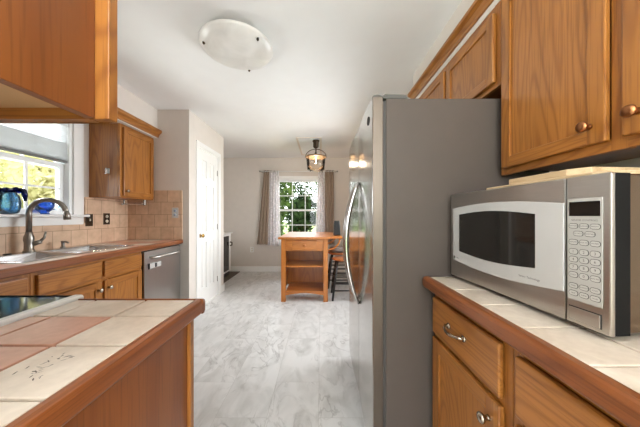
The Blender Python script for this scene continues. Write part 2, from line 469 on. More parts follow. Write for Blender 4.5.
# ------------------------------------------------------------------ the room
XL, XR, YB, ZC = -2.27, 1.12, 5.15, 2.44
XP, YP0, YP1 = -1.55, 2.82, 3.82          # pantry block
struct('floor', MB().box(-2.65, 1.3, -3.6, 5.35, -0.08, 0), floor_m)
struct('ceiling', MB().box(-2.65, 1.3, -3.6, 5.35, ZC, ZC+0.1), ceil_paint)
W1 = (1.37, 2.19, 1.203, 2.05)              # sink window opening y0 y1 z0 z1
m = MB().box(XL-.13, XL, .17, W1[0], 0, ZC).box(XL-.13, XL, W1[1], YP0+.1, 0, ZC)
m.box(XL-.13, XL, W1[0], W1[1], 0, W1[2]).box(XL-.13, XL, W1[0], W1[1], W1[3], ZC)
struct('wall_left', m, paint)
struct('wall_pantry_front', MB().box(XL, XP-.1, YP0, YP0+.1, 0, ZC), paint)
D1 = (3.03, 3.62, 2.075)
m = MB().box(XP-.1, XP, YP0, D1[0], 0, ZC).box(XP-.1, XP, D1[1], YP1, 0, ZC).box(XP-.1, XP, D1[0], D1[1], D1[2], ZC)
struct('wall_pantry_side', m, paint)
struct('wall_pantry_back', MB().box(-2.5, XP-.1, YP1-.1, YP1, 0, ZC), paint)
struct('wall_dining_left', MB().box(-2.6, -2.5, YP1-.1, YB, 0, ZC), paint)
struct('wall_right', MB().box(XR, XR+.12, -3.6, YB+.12, 0, ZC), paint)
W2 = (-.965, -.005, .64, 1.99)
m = MB().box(-2.6, W2[0], YB, YB+.13, 0, ZC).box(W2[1], XR, YB, YB+.13, 0, ZC)
m.box(W2[0], W2[1], YB, YB+.13, 0, W2[2]).box(W2[0], W2[1], YB, YB+.13, W2[3], ZC)
struct('wall_back', m, paint)
struct('wall_near', MB().box(XL-.13, -.47, .04, .16, 0, ZC), paint)
struct('wall_hall_left', MB().box(-2.62, -2.5, -3.6, .04, 0, ZC), paint)
# soffits above the wall cabinets
struct('wall_soffit_left', MB().box(XL, -1.92, .16, YP0, 2.10, ZC), paint)
struct('wall_soffit_right', MB().box(.818, XR, -.2, 2.13, 2.177, ZC), paint)
# baseboards
def bb(name, *a):
    return struct(name, MB().box(*a), white, 0.004)
bb('baseboard_back', -2.5, XR, YB-.014, YB, 0, .11)
m = MB().box(XP, XP+.013, 3.69, YP1+.013, 0, .11).box(XP-.1, XP, YP1, YP1+.013, 0, .11)
struct('baseboard_pantry', m, white, 0.004)
bb('baseboard_right', XR-.014, XR, 2.15, YB-.014, 0, .11)
# backsplash
m = MB().box(XL, XL+.012, .18, YP0-.012, .915, 1.125)
m.box(XL, XL+.012, 2.30, YP0-.012, 1.125, 1.373)
struct('wall_backsplash_left', m, tile_y)
struct('wall_backsplash_far', MB().box(XL, -1.625, YP0-.012, YP0, .915, 1.49), tile_x, 0.002)

# crown moldings on the soffits
def crown(name, x, s, y0, y1, z, h, mat):
    pr = [(x, z), (x+s*.012, z), (x+s*.016, z+h*.2), (x+s*.03, z+h*.45), (x+s*.05, z+h*.62), (x+s*.052, z+h*.9), (x+s*.044, z+h), (x, z+h)]
    return struct(name, MB().ext(pr, 'y', y0, y1), mat, 0.002)
crown('trim_1', .818, -1, -.2, 2.13, 2.208, .064, oak_y)
crown('trim_2', -1.92, 1, 1.9, YP0, 2.108, .088, oak_y)
# thin frame left on the dining ceiling around the pendant
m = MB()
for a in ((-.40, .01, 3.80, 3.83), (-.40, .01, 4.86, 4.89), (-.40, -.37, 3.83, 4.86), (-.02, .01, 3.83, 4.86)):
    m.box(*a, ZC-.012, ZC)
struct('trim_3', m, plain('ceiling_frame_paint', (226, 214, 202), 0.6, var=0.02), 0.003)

# pantry door
d = sroot('door_1', (XP, D1[0], 0))
y0, y1, zt = D1[0]+.015, D1[1]-.015, D1[2]-.02
f = fx(XP-.02, 1)
m = MB(f)
w = y1-y0; st = .095; cs = .09
cols = [(y0+st, (y0+y1)/2-cs/2), ((y0+y1)/2+cs/2, y1-st)]
rows = [(.22, .84), (.98, 1.60), (1.70, 1.93)]
m.box(y0, y1, -.015, -.006, .012, zt)
m.box(y0, y0+st, -.006, .008, .012, zt).box(y1-st, y1, -.006, .008, .012, zt).box(cols[0][1], cols[1][0], -.006, .008, .012, zt)
zz = [.012]+[q for r in rows for q in r]+[zt]
for k in range(0, len(zz), 2):
    for c in cols: m.box(c[0], c[1], -.006, .008, zz[k], zz[k+1])
m.build('door_leaf', white, d, 0.004)
m = MB(f)
for c in cols:
    for r in rows:
        g = .028
        m.box(c[0]+g, c[1]-g, -.006, .004, r[0]+g, r[1]-g)
m.build('raised_panel', white, d, 0.008)
m = MB(fx(XP, 1))
m.box(D1[0]-.06, D1[0], 0, .016, 0, D1[2]+.06).box(D1[1], D1[1]+.06, 0, .016, 0, D1[2]+.06).box(D1[0], D1[1], 0, .016, D1[2], D1[2]+.06)
m.box(D1[0], D1[0]+.012, -.1, 0, 0, D1[2]).box(D1[1]-.012, D1[1], -.1, 0, 0, D1[2]).box(D1[0], D1[1], -.1, 0, D1[2]-.012, D1[2])
m.build('door_casing', white, d, 0.004)
k = MB().lathe([(.027, 0), (.027, .004), (.010, .008), (.010, .022), (.022, .028), (.026, .04), (.02, .05), (.0, .053)], (XP-.012, y0+.055, .935), (1, 0, 0))
k.build('door_knob', brass, d)
for z in (.25, 1.03, 1.83):
    MB().tube([(XP-.008, y1+.004, z-.04), (XP-.008, y1+.004, z+.04)], .006, 8).build('hinge', nickel, d)

# window over the sink
def window(name, f, u0, u1, v0, v1, zm, cols, loc, casing, frame_n=-.075):
    """opening u0..u1 x v0..v1; n = 0 at the room face of the wall, positive into the room"""
    w = sroot(name, loc)
    m = MB(f)
    fr = .025; n0, n1 = frame_n-.04, frame_n+.03
    m.box(u0, u0+fr, n0-.01, 0, v0, v1).box(u1-fr, u1, n0-.01, 0, v0, v1).box(u0+fr, u1-fr, n0-.01, 0, v1-fr, v1).box(u0+fr, u1-fr, n0-.01, 0, v0, v0+.012)
    m.build('window_frame', vinyl, w, 0.003)
    a, b = u0+fr, u1-fr
    for nm, (z0, z1), nn in (('lower_sash', (v0+.012, zm+.02), frame_n+.012), ('upper_sash', (zm-.02, v1-fr), frame_n-.018)):
        sw = .034
        m = MB(f)
        m.box(a, a+sw, nn-.013, nn+.013, z0, z1).box(b-sw, b, nn-.013, nn+.013, z0, z1)
        m.box(a+sw, b-sw, nn-.013, nn+.013, z0, z0+sw).box(a+sw, b-sw, nn-.013, nn+.013, z1-sw, z1)
        sash = m.build(nm, vinyl, w, 0.002)
        m = MB(f)
        for c in range(1, cols):
            uu = a+sw+(b-a-2*sw)*c/cols
            m.box(uu-.008, uu+.008, nn-.006, nn+.006, z0+sw, z1-sw)
        zc = (z0+z1)/2
        m.box(a+sw, b-sw, nn-.0055, nn+.0055, zc-.008, zc+.008)
        m.build('muntin', vinyl, sash)
        MB(f).box(a+sw, b-sw, nn-.002, nn+.002, z0+sw, z1-sw).build('pane', pane_m, sash)
    m = MB(f)
    c = casing
    m.box(u0-c, u0, 0, .018, v0, v1+c).box(u1, u1+c, 0, .018, v0, v1+c).box(u0, u1, 0, .018, v1, v1+c)
    m.build('casing', white, w, 0.004)
    MB(f).box(u0-c-.02, u1+c+.02, 0, .06, v0-.022, v0).build('sill', white, w, 0.006)
    MB(f).box(u0-c, u1+c, 0, .016, v0-.092, v0-.022).build('apron', white, w, 0.004)
    MB(f).box(u0+.001, u1-.001, n0-.012, .0, v0-.001, v0+.002).build('stool', white, w)
    return w
window('window_1', fx(XL, 1), *W1, 1.635, 3, (XL, 1.78, W1[2]), .09)
window('window_2', fy(YB, -1), *W2, 1.315, 3, (-.475, YB, W2[2]), .055)

# ------------------------------------------------------------------ outdoors
struct('ground', MB().box(-40, 40, -30, 60, -.5, -.42), lawn_m)
def tree(name, x, y, zc, r, rz, n, mat, label, group, lsz=.1, trunk=.12):
    t = thing(name, (x, y, -.42), label, 'tree', group)
    MB().tube([(x, y, -.42), (x+.05, y, zc*.5), (x-.04, y+.03, zc)], [trunk, trunk*.8, trunk*.5], 8).build('trunk', bark, t)
    m = MB()
    blobs = [(x+random.uniform(-.55, .55)*r, y+random.uniform(-.55, .55)*r, zc+random.uniform(-.6, .6)*rz, random.uniform(.35, .6)) for _ in range(9)]
    for i in range(n):
        bx, by, bz, br = random.choice(blobs)
        v = Vector((random.gauss(0, 1), random.gauss(0, 1), random.gauss(0, 1))).normalized()*random.uniform(.6, 1.0)
        p = Vector((bx+v.x*br*r, by+v.y*br*r, bz+v.z*br*rz))
        if p.z < -.3: continue
        a = Vector((random.gauss(0, 1), random.gauss(0, 1), random.gauss(0, 1))).normalized(); b = a.cross(Vector((random.gauss(0, 1), random.gauss(0, 1), random.gauss(0, 1)))).normalized()
        s = lsz*random.uniform(.6, 1.3)
        m.add([tuple(p-a*s), tuple(p+b*s*.5), tuple(p+a*s), tuple(p-b*s*.5)], [(0, 1, 2, 3)])
    m.build('foliage', mat, t)
    return t
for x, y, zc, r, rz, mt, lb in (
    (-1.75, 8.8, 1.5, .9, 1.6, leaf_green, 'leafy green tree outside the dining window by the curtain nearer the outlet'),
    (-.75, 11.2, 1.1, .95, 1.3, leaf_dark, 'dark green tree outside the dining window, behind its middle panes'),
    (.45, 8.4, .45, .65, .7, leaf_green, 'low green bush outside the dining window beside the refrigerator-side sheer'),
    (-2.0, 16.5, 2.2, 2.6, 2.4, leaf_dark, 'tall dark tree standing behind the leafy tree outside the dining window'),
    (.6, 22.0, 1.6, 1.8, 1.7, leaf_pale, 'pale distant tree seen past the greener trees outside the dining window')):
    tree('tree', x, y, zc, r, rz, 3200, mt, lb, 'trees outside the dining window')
for x, y, zc, r, rz, mt, lb in (
    (-6.2, 4.1, 1.6, .95, 1.5, leaf_yellow, 'yellow autumn tree outside the sink window behind the ruffled vase'),
    (-7.2, 6.4, 1.9, 1.0, 1.9, leaf_yellow, 'yellow green tree outside the sink window behind the faucet'),
    (-11.5, 8.5, 2.6, 2.2, 2.4, leaf_pale, 'pale green tree farther off outside the sink window')):
    tree('tree', x, y, zc, r, rz, 3200, mt, lb, 'trees outside the sink window')

# ------------------------------------------------------------------ cabinet builders
def knob(parent, p, ax, mat, r=.016):
    MB().lathe([(.009, 0), (.007, .004), (.0065, .012), (r*.8, .017), (r, .022), (r*.92, .027), (r*.5, .031), (0, .032)], p, ax, 20).build('knob', mat, parent)
def pull(parent, f, u, v, half, mat):
    """arched bow pull centred on (u, v)"""
    m = MB(f)
    pts = [(u-half, .0, v), (u-half, .014, v+.002), (u-half*.7, .024, v), (u-half*.3, .029, v-.004), (u, .030, v-.005), (u+half*.3, .029, v-.004), (u+half*.7, .024, v), (u+half, .014, v+.002), (u+half, 0, v)]
    m.tube(pts, [.007, .0055, .005, .006, .0065, .006, .005, .0055, .007], 10)
    for k in (-1, 1): m.lathe([(.011, 0), (.011, .003), (.006, .006), (0, .0065)], (u+k*half, 0, v), (0, 1, 0), 14)
    m.build('handle', mat, parent)
def oak_for(h): return [oak_z, h]
def cab_door(parent, f, u0, u1, v0, v1, fw, hw, kn=None, kmat=None, axis=None, th=.019):
    m = MB(f)
    m.box(u0, u0+fw, .001, th, v0, v1, 0).box(u1-fw, u1, .001, th, v0, v1, 0)
    m.box(u0+fw, u1-fw, .001, th, v0, v0+fw, 1).box(u0+fw, u1-fw, .001, th, v1-fw, v1, 1)
    d = m.build('door', [oak_z, hw], parent, 0.004)
    m = MB(f); m.box(u0+fw-.002, u1-fw+.002, .002, th-.008, v0+fw-.002, v1-fw+.002)
    m.build('panel', oak_z, d)
    if kn: knob(d, f(kn[0], th, kn[1]), axis, kmat)
    return d
def cab_drawer(parent, f, u0, u1, v0, v1, hw, th=.019, name='drawer'):
    return MB(f).box(u0, u1, .001, th, v0, v1).build(name, hw, parent, 0.006, seg=3)
def carcass(parent, x0, x1, y0, y1, z0, z1, mat=None, bev=0.002):
    return MB().box(x0, x1, y0, y1, z0, z1).build('carcass', mat or panel_z, parent, bev)
def face_frame(parent, f, u0, u1, v0, v1, us, vs, hw, st=.035, t=.02):
    """stiles at edges and at us, rails at edges and at vs, behind n = 0"""
    m = MB(f)
    xs = [(u0, u0+st)]+[(q-st/2, q+st/2) for q in us]+[(u1-st, u1)]
    for a, b in xs: m.box(a, b, -t, 0, v0, v1, 0)
    zs = [(v0, v0+st)]+[(q-st/2, q+st/2) for q in vs]+[(v1-st, v1)]
    for (a, b), (c, d) in zip(xs, xs[1:]):
        for e, g in zs: m.box(b, c, -t, 0, e, g, 1)
    return m.build('face_frame', [oak_z, hw], parent, 0.0015)

ZT = .915   # counter height
# ---- units under and over the microwave (fronts face -x)
XF = .516
f = fx(XF, -1)
c1 = thing('base_cabinet', (XF, .865, 0), 'oak base cabinet next to the refrigerator, drawer with bow pull over a door', 'cabinet')
carcass(c1, XF+.021, 1.112, .645, 1.088, .1, .866)
face_frame(c1, f, .645, 1.088, .1, .866, [], [.664], oak_y)
MB().box(XF+.075, XF+.09, .645, 1.088, .002, .1).build('toe_kick', panel_z, c1)
dr = cab_drawer(c1, f, .672, 1.072, .676, .832, oak_y)
pull(dr, fx(XF-.019, -1), .885, .762, .05, pewter)
cab_door(c1, f, .672, 1.072, .115, .656, .052, oak_y, (.712, .592), pewter, (-1, 0, 0))
c2 = thing('base_cabinet', (XF, .42, 0), 'oak base cabinet under the keypad end of the microwave, only its drawer showing', 'cabinet')
carcass(c2, XF+.021, 1.112, .19, .643, .1, .866)
face_frame(c2, f, .19, .643, .1, .866, [], [.664], oak_y)
MB().box(XF+.075, XF+.09, .19, .643, .002, .1).build('toe_kick', panel_z, c2)
dr = cab_drawer(c2, f, .215, .618, .676, .832, oak_y)
pull(dr, fx(XF-.019, -1), .416, .762, .05, pewter)
cab_door(c2, f, .215, .618, .115, .656, .052, oak_y, (.25, .592), pewter, (-1, 0, 0))

def tiles(xs, ys, z, colour, gap=.003, h=.008):
    """tile top between consecutive grid lines xs, ys; colour(i, j) -> material slot"""
    m = MB()
    for i in range(len(xs)-1):
        for j in range(len(ys)-1):
            m.box(xs[i]+gap/2, xs[i+1]-gap/2, ys[j]+gap/2, ys[j+1]-gap/2, z-h, z, colour(i, j))
    return m
def nose(x0, x1, z0, z1, s):
    """edge strip profile; s = which x side is rounded"""
    a, b = (x0, x1) if s > 0 else (x1, x0)
    k = .012*(1 if s > 0 else -1)
    return [(a, z0), (b-k*.6, z0), (b, z0+.008), (b, z1-.012), (b-k*.35, z1-.004), (b-k, z1), (a, z1)]
ct = thing('countertop', (.8, .7, .87), 'beige tiled countertop with oak edge, carrying the microwave', 'countertop')
MB().box(.492, 1.116, .19, 1.09, .869, .9075).build('core', grout_m, ct)
xs = [.492, .645, .797, .95, 1.116]; ys = [.19, .29, .44, .592, .745, .898, 1.09]
tiles(xs, ys, ZT, lambda i, j: 0, gap=.006).build('tile_top', [tile_beige, tile_terra], ct, 0.002)
m = MB().ext(nose(.461, .4915, .868, ZT+.002, -1), 'y', .19, 1.09)
m.build('edge_trim', edge_y, ct, 0.002)

XU = .818
fu = fx(XU, -1)
c3 = thing('wall_cabinet', (.97, .65, 1.373), 'tall two-door oak wall cabinet above the microwave', 'cabinet')
carcass(c3, XU+.021, 1.117, .225, 1.09, 1.395, 2.175)
face_frame(c3, fu, .225, 1.09, 1.373, 2.175, [.658], [], oak_y)
cab_door(c3, fu, .676, 1.066, 1.402, 2.148, .045, oak_y, (.715, 1.455), copperknob, (-1, 0, 0))
cab_door(c3, fu, .248, .640, 1.402, 2.148, .045, oak_y, (.606, 1.455), copperknob, (-1, 0, 0))
c4 = thing('wall_cabinet', (.97, 1.57, 1.79), 'short two-door oak wall cabinet above the refrigerator', 'cabinet')
carcass(c4, XU+.021, 1.117, 1.092, 2.05, 1.795, 2.175)
face_frame(c4, fu, 1.092, 2.05, 1.79, 2.175, [1.552], [], oak_y)
cab_door(c4, fu, 1.118, 1.535, 1.812, 2.135, .045, oak_y, (1.50, 1.85), copperknob, (-1, 0, 0))
cab_door(c4, fu, 1.568, 2.0, 1.812, 2.135, .045, oak_y, (1.60, 1.85), copperknob, (-1, 0, 0))

# ---- units along the sink wall (fronts face +x)
XS = -1.662
f = fx(XS, 1)
c5 = thing('base_cabinet', (XS, 1.8, 0), 'oak sink base cabinet with two false drawer fronts and two knobbed doors', 'cabinet')
m = MB()
for a in ((1.372, 1.39), (2.202, 2.22)): m.box(XL+.005, XS-.021, a[0], a[1], .1, .866)
m.box(XL+.005, XS-.021, 1.39, 2.202, .1, .12).box(XL+.005, XL+.015, 1.39, 2.202, .12, .868)
m.build('carcass', panel_z, c5)
face_frame(c5, f, 1.372, 2.22, .1, .866, [1.814], [.712], oak_y)
for a, b in ((1.395, 1.802), (1.826, 2.205)): cab_drawer(c5, f, a, b, .728, .846, oak_y, name='false_front')
cab_door(c5, f, 1.395, 1.802, .115, .698, .052, oak_y, (1.772, .640), pewter, (1, 0, 0))
cab_door(c5, f, 1.826, 2.205, .115, .698, .052, oak_y, (1.856, .640), pewter, (1, 0, 0))
MB().box(XS-.09, XS-.075, 1.372, 2.22, .002, .1).build('toe_kick', panel_z, c5)
c6 = thing('base_cabinet', (XS, 1.1, 0), 'oak corner base cabinet between the range and the sink cabinet', 'cabinet')
carcass(c6, XL+.005, XS-.021, .82, 1.370, .1, .866)
face_frame(c6, f, .82, 1.370, .1, .866, [], [.712], oak_y)
cab_drawer(c6, f, .86, 1.348, .728, .846, oak_y)
cab_door(c6, f, .86, 1.348, .115, .698, .052, oak_y, (1.31, .640), pewter, (1, 0, 0))
MB().box(XS-.09, XS-.075, .82, 1.370, .002, .1).build('toe_kick', panel_z, c6)

ct2 = thing('countertop', (-1.94, 1.8, .87), 'long tiled countertop around the sink with reddish oak edge', 'countertop')
SX0, SX1, SY0, SY1 = -2.215, -1.735, 1.39, 2.235
def ring(m, z0, z1, mm=0):
    m.box(XL+.014, -1.648, .30, SY0+.02, z0, z1, mm).box(XL+.014, -1.648, SY1-.02, 2.806, z0, z1, mm)
    m.box(XL+.014, SX0+.02, SY0+.02, SY1-.02, z0, z1, mm).box(SX1-.02, -1.648, SY0+.02, SY1-.02, z0, z1, mm)
m = MB(); ring(m, .869, .9075); m.build('core', grout_m, ct2)
m = MB()
def cut(x0, x1, y0, y1, mm):
    # clip each tile by the sink cut-out
    if y1 <= SY0+.02 or y0 >= SY1-.02: m.box(x0, x1, y0, y1, ZT-.008, ZT, mm); return
    if y0 < SY0+.02: m.box(x0, x1, y0, SY0+.02, ZT-.008, ZT, mm); y0 = SY0+.02
    if y1 > SY1-.02: m.box(x0, x1, SY1-.02, y1, ZT-.008, ZT, mm); y1 = SY1-.02
    if x0 < SX0+.02: m.box(x0, min(x1, SX0+.02), y0, y1, ZT-.008, ZT, mm)
    if x1 > SX1-.02: m.box(max(x0, SX1-.02), x1, y0, y1, ZT-.008, ZT, mm)
ex = [XL+.014, -2.15, -1.99, -1.82, -1.648]; ey = [.30, .45, .6, .75, .9, 1.05, 1.2, 1.37, 1.52, 1.67, 1.82, 1.97, 2.12, 2.27, 2.42, 2.58, 2.806]
for i in range(4):
    for j in range(len(ey)-1):
        cut(ex[i]+.0015, ex[i+1]-.0015, ey[j]+.0015, ey[j+1]-.0015, 1 if (i+j) % 3 == 0 or j == 14 else 0)
m.build('tile_top', [tile_beige, tile_terra], ct2, 0.0015)
MB().ext(nose(-1.6475, -1.616, .868, ZT+.002, 1), 'y', .82, 2.815).build('edge_trim', edge_y, ct2, 0.002)

# sink
sk = thing('sink', (-1.975, 1.81, .75), 'double-bowl stainless steel sink under the window', 'sink')
m = MB()
zr = ZT+.007
bowls = [(SX0+.085, SX1-.035, SY0+.035, 1.795), (SX0+.085, SX1-.035, 1.83, SY1-.035)]
m.box(SX0, SX0+.085, SY0, SY1, ZT+.0005, zr).box(SX1-.035, SX1, SY0, SY1, ZT+.0005, zr)
m.box(SX0+.085, SX1-.035, SY0, SY0+.035, ZT+.0005, zr).box(SX0+.085, SX1-.035, SY1-.035, SY1, ZT+.0005, zr)
m.box(SX0+.085, SX1-.035, 1.795, 1.83, ZT-.01, zr-.002)
m.build('rim', sinksteel, sk, 0.004)
for (a, b, c, e) in bowls:
    m = MB(); t = .0015; zb = .745
    i = .03
    lo = [(a+i, c+i), (b-i, c+i), (b-i, e-i), (a+i, e-i)]; hi = [(a, c), (b, c), (b, e), (a, e)]
    vs = [(x, y, zb) for x, y in lo]+[(x, y, zr-.003) for x, y in hi]+[(x, y, zb-.004) for x, y in lo]+[(x-(.004 if x == a else -.004), y-(.004 if y == c else -.004), zr-.003) for x, y in hi]
    fs = [(0, 1, 2, 3)]+[(q, (q+1) % 4, 4+(q+1) % 4, 4+q) for q in range(4)]+[(8, 9, 10, 11)]+[(8+q, 8+(q+1) % 4, 12+(q+1) % 4, 12+q) for q in range(4)]+[(4+q, 4+(q+1) % 4, 12+(q+1) % 4, 12+q) for q in range(4)]
    m.add(vs, fs)
    bw = m.build('bowl', sinksteel, sk, 0.012, seg=3)
    MB().lathe([(.04, 0), (.042, .003), (.03, .004), (.028, .001), (0, .001)], ((a+b)/2, (c+e)/2, zb+.0005)).build('drain', chrome, bw)
MB().lathe([(.02, 0), (.02, .004), (.016, .007), (0, .007)], (-2.17, 1.66, zr)).build('hole_cover', black, sk)

# faucet
fa = thing('faucet', (-2.172, 1.785, zr+.0006), 'tall brushed nickel gooseneck faucet with side lever', 'faucet')
bx, by = -2.172, 1.785
MB().lathe([(.032, 0), (.032, .008), (.026, .016), (.025, .07), (.029, .09), (.027, .115), (.02, .135), (.019, .15)], (bx, by, zr+.0006)).build('body', nickel, fa)
ex_, ey_ = .185, .085
pts = [(bx, by, zr+.14), (bx, by, 1.21)]
for k in range(1, 17):
    t = PI*k/16*0.98; q = (1-math.cos(t))/2
    pts.append((bx+ex_*q, by+ey_*q, 1.21+math.sin(t)*.104))
MB().tube(pts, .0165, 14).build('spout', nickel, fa)
e = pts[-1]
MB().tube([(e[0]-.002, e[1]-.001, e[2]+.012), (e[0]+.004, e[1]+.002, e[2]-.02), (e[0]+.008, e[1]+.003, e[2]-.055)], [.0175, .021, .022], 14).build('spray_head', nickel, fa)
lv = MB().tube([(bx+.02, by+.012, zr+.06), (bx+.05, by+.035, zr+.075)], [.017, .015], 12)
lv.tube([(bx+.045, by+.03, zr+.072), (bx+.062, by+.045, zr+.105), (bx+.068, by+.05, zr+.15)], [.011, .008, .006], 10)
lv.build('lever', nickel, fa)
sd = thing('soap_dispenser', (-2.172, 2.0, zr), 'short nickel soap dispenser beside the faucet', 'soap dispenser')
MB().lathe([(.018, 0), (.018, .006), (.011, .012), (.011, .04), (.013, .045), (.013, .058), (0, .06)], (-2.172, 2.02, zr+.0006)).build('pump', nickel, sd)
MB().tube([(-2.172, 2.02, zr+.052), (-2.14, 2.01, zr+.054), (-2.105, 2.0, zr+.045)], [.008, .007, .006], 8).build('nozzle', nickel, sd)

# dishwasher
dw = thing('dishwasher', (XS, 2.52, 0), 'stainless steel dishwasher at the end of the sink counter', 'dishwasher')
MB().box(XL+.02, XS-.004, 2.228, 2.812, .10, .862).build('body', black, dw)
m = MB(); pr = []
for k in range(13):
    u = 2.236+(2.806-2.236)*k/12
    pr.append((u, XS+.018+.010*math.sin(PI*k/12)))
poly = [(XS, 2.236)]+[(x, y) for y, x in pr]+[(XS, 2.806)]
k = len(poly)
vs = [(x, y, .115) for x, y in poly]+[(x, y, .852) for x, y in poly]
m.add(vs, [tuple(range(k)), tuple(range(k, 2*k))]+[(i, (i+1) % k, k+(i+1) % k, k+i) for i in range(k)])
m.build('door', steel_dw, dw, 0.003)
pts = [(XS+.02, 2.30, .795), (XS+.052, 2.31, .79), (XS+.064, 2.40, .788), (XS+.068, 2.52, .788), (XS+.064, 2.64, .788), (XS+.052, 2.735, .79), (XS+.02, 2.745, .795)]
MB().tube(pts, [.012, .013, .015, .016, .015, .013, .012], 12).build('handle', steel_y, dw)
MB().box(XS-.07, XS-.05, 2.228, 2.812, .004, .1).build('toe_panel', black, dw)
mg = thing('dishwasher_sign', (XS+.035, 2.37, .69), 'small silver slider sign stuck on the dishwasher below its handle', 'sign')
f2 = lambda u, n, v: (XS+.024+n+.006*math.sin(PI*(u-2.236)/.57), u, v)
MB(f2).box(2.285, 2.445, 0, .006, .685, .735).build('plate', silver, mg, 0.002)
MB(f2).box(2.277, 2.286, 0, .008, .682, .738).build('end_cap', black, mg)
MB(f2).box(2.355, 2.378, .006, .011, .69, .73).build('slider', darkgasket, mg, 0.002)

# wall cabinet beside the sink window
XW = -1.965
f = fx(XW, 1)
c7 = thing('wall_cabinet', (-2.1, 2.58, 1.373), 'single-door oak wall cabinet beside the sink window', 'cabinet')
carcass(c7, XL+.002, XW-.021, 2.345, 2.816, 1.373, 2.098, oak_z)
face_frame(c7, f, 2.345, 2.816, 1.373, 2.098, [], [], oak_y)
cab_door(c7, f, 2.372, 2.795, 1.392, 2.072, .052, oak_y, (2.40, 1.44), pewter, (1, 0, 0))
hk = thing('hook', (-2.08, 2.34, 1.64), 'small white and chrome hook on the side of the wall cabinet by the window', 'hook')
MB().box(-2.098, -2.062, 2.339, 2.3445, 1.605, 1.655).build('plate', white, hk, 0.004)
MB().tube([(-2.08, 2.338, 1.65), (-2.08, 2.322, 1.655), (-2.08, 2.316, 1.63), (-2.08, 2.324, 1.61), (-2.08, 2.312, 1.60)], .006, 8).build('prong', chrome, hk)
th = thing('towel_holder', (-2.1, 2.70, 1.33), 'thin chrome paper towel bar under the wall cabinet', 'towel holder')
MB().tube([(-2.225, 2.70, 1.325), (-1.985, 2.70, 1.325)], .006, 10).build('bar', chrome, th)
MB().lathe([(0, -.014), (.011, -.008), (.014, 0), (.011, .008), (0, .014)], (-2.232, 2.70, 1.325), (1, 0, 0)).build('end_ball', white, th)
MB().box(-1.995, -1.975, 2.69, 2.71, 1.312, 1.372).build('bracket', nickel, th, 0.003)
MB().box(-2.222, -2.208, 2.693, 2.707, 1.325, 1.372).build('bracket', nickel, th, 0.003)

# outlets
def outlet(f, u, v, plate, face, label, w=.075, h=.118, kind='outlet', dark=None):
    t = thing('outlet' if kind == 'outlet' else 'light_switch', f(u, 0, v), label, kind)
    MB(f).box(u-w/2, u+w/2, .0005, .006, v-h/2, v+h/2).build('cover_plate', plate, t, 0.003)
    if kind == 'outlet':
        for s in (-1, 1):
            soc = MB(f).lathe([(.016, .006), (.016, .0085), (0, .0085)], (u, 0, v+s*.024), (0, 1, 0), 20).build('socket', face, t)
            MB(f).box(u-.007, u-.0045, .0085, .009, v+s*.024-.005, v+s*.024+.006).box(u+.0045, u+.007, .0085, .009, v+s*.024-.005, v+s*.024+.006).build('slot', black, soc)
    else:
        MB(f).box(u-.005, u+.005, .006, .016, v-.01, v+.014).build('toggle', face, t, 0.002)
    return t
fl = fx(XL+.012, 1)
outlet(fl, 2.335, 1.150, bronze, cream, 'dark bronze switch plate on the tiles just past the window sill', kind='switch')
outlet(fl, 2.525, 1.160, bronze, cream, 'dark bronze plate with cream sockets on the backsplash below the wall cabinet')
outlet(fy(YP0-.012, -1), -1.705, 1.228, silver, plain('pale_blue_socket', (170, 186, 204), 0.4), 'silver plate with pale socket on the tiles above the dishwasher')
outlet(fy(YB, -1), -1.48, .47, white, cream, 'white outlet low on the dining wall under the curtain')

# blind and vases in the sink window
bl = thing('window_blind', (-2.30, 1.78, 1.66), 'white slatted blind drawn halfway down the sink window', 'blind')
m = MB(); fb = fx(XL-.020, 1)
z = 1.69
while z < 1.98:
    dense = z < 1.83
    t = .009 if dense else .0125
    m2 = [(-.0125, z-t*.5), (.0125, z+t*.5), (.0125, z+t*.5+.0018), (-.0125, z-t*.5+.0018)]
    m.ext([(XL-.022+a*1.0, b) for a, b in m2], 'y', 1.40, 2.16)
    z += .0075 if dense else .017
m.build('slat', slat_m, bl)
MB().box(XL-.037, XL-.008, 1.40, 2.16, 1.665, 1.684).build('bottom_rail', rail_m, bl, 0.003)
MB().box(XL-.042, XL-.004, 1.398, 2.162, 1.985, 2.022).build('head_rail', slat_m, bl, 0.003)
for y in (1.52, 2.04): MB().tube([(XL-.022, y, 1.684), (XL-.022, y, 1.985)], .001, 6).build('ladder_cord', slat_m, bl)

vz = W1[2]+.002
v1 = thing('vase', (-2.262, 1.722, vz), 'light blue glass vase with dark ruffled lip on the window sill', 'vase', None)
prof = [(.05, 0), (.08, .008), (.092, .04), (.094, .085), (.085, .125), (.068, .148), (.064, .156)]
inn = [(r-.005, h+(.006 if i == 0 else 0)) for i, (r, h) in enumerate(prof)][::-1]
m = MB().lathe(prof+inn, (-2.262, 1.722, vz), seg=32, su=.55, sv=1.0)
m.build('body', blue_light, v1)
m = MB(); seg = 40; vs = []
for (r, h, wv) in ((.065, .150, 0), (.082, .162, .005), (.1, .182, .012), (.096, .185, .012), (.078, .170, .005), (.061, .156, 0)):
    for k in range(seg):
        t = 2*PI*k/seg; rr = r*(1+.05*math.sin(5*t))
        vs.append((-2.262+math.sin(t)*rr*.55, 1.722+math.cos(t)*rr, vz+h+wv*math.sin(5*t+1)))
m.add(vs, [(i*seg+k, i*seg+(k+1) % seg, ((i+1) % 6)*seg+(k+1) % seg, ((i+1) % 6)*seg+k) for i in range(6) for k in range(seg)], 0, True)
m.build('ruffled_lip', blue_dark, v1)
MB().tube([(-2.225, 1.765, vz+.185), (-2.208, 1.782, vz+.17), (-2.204, 1.786, vz+.14), (-2.208, 1.792, vz+.095)], [.012, .018, .017, .008], 10).build('drooping_frill', blue_dark, v1)
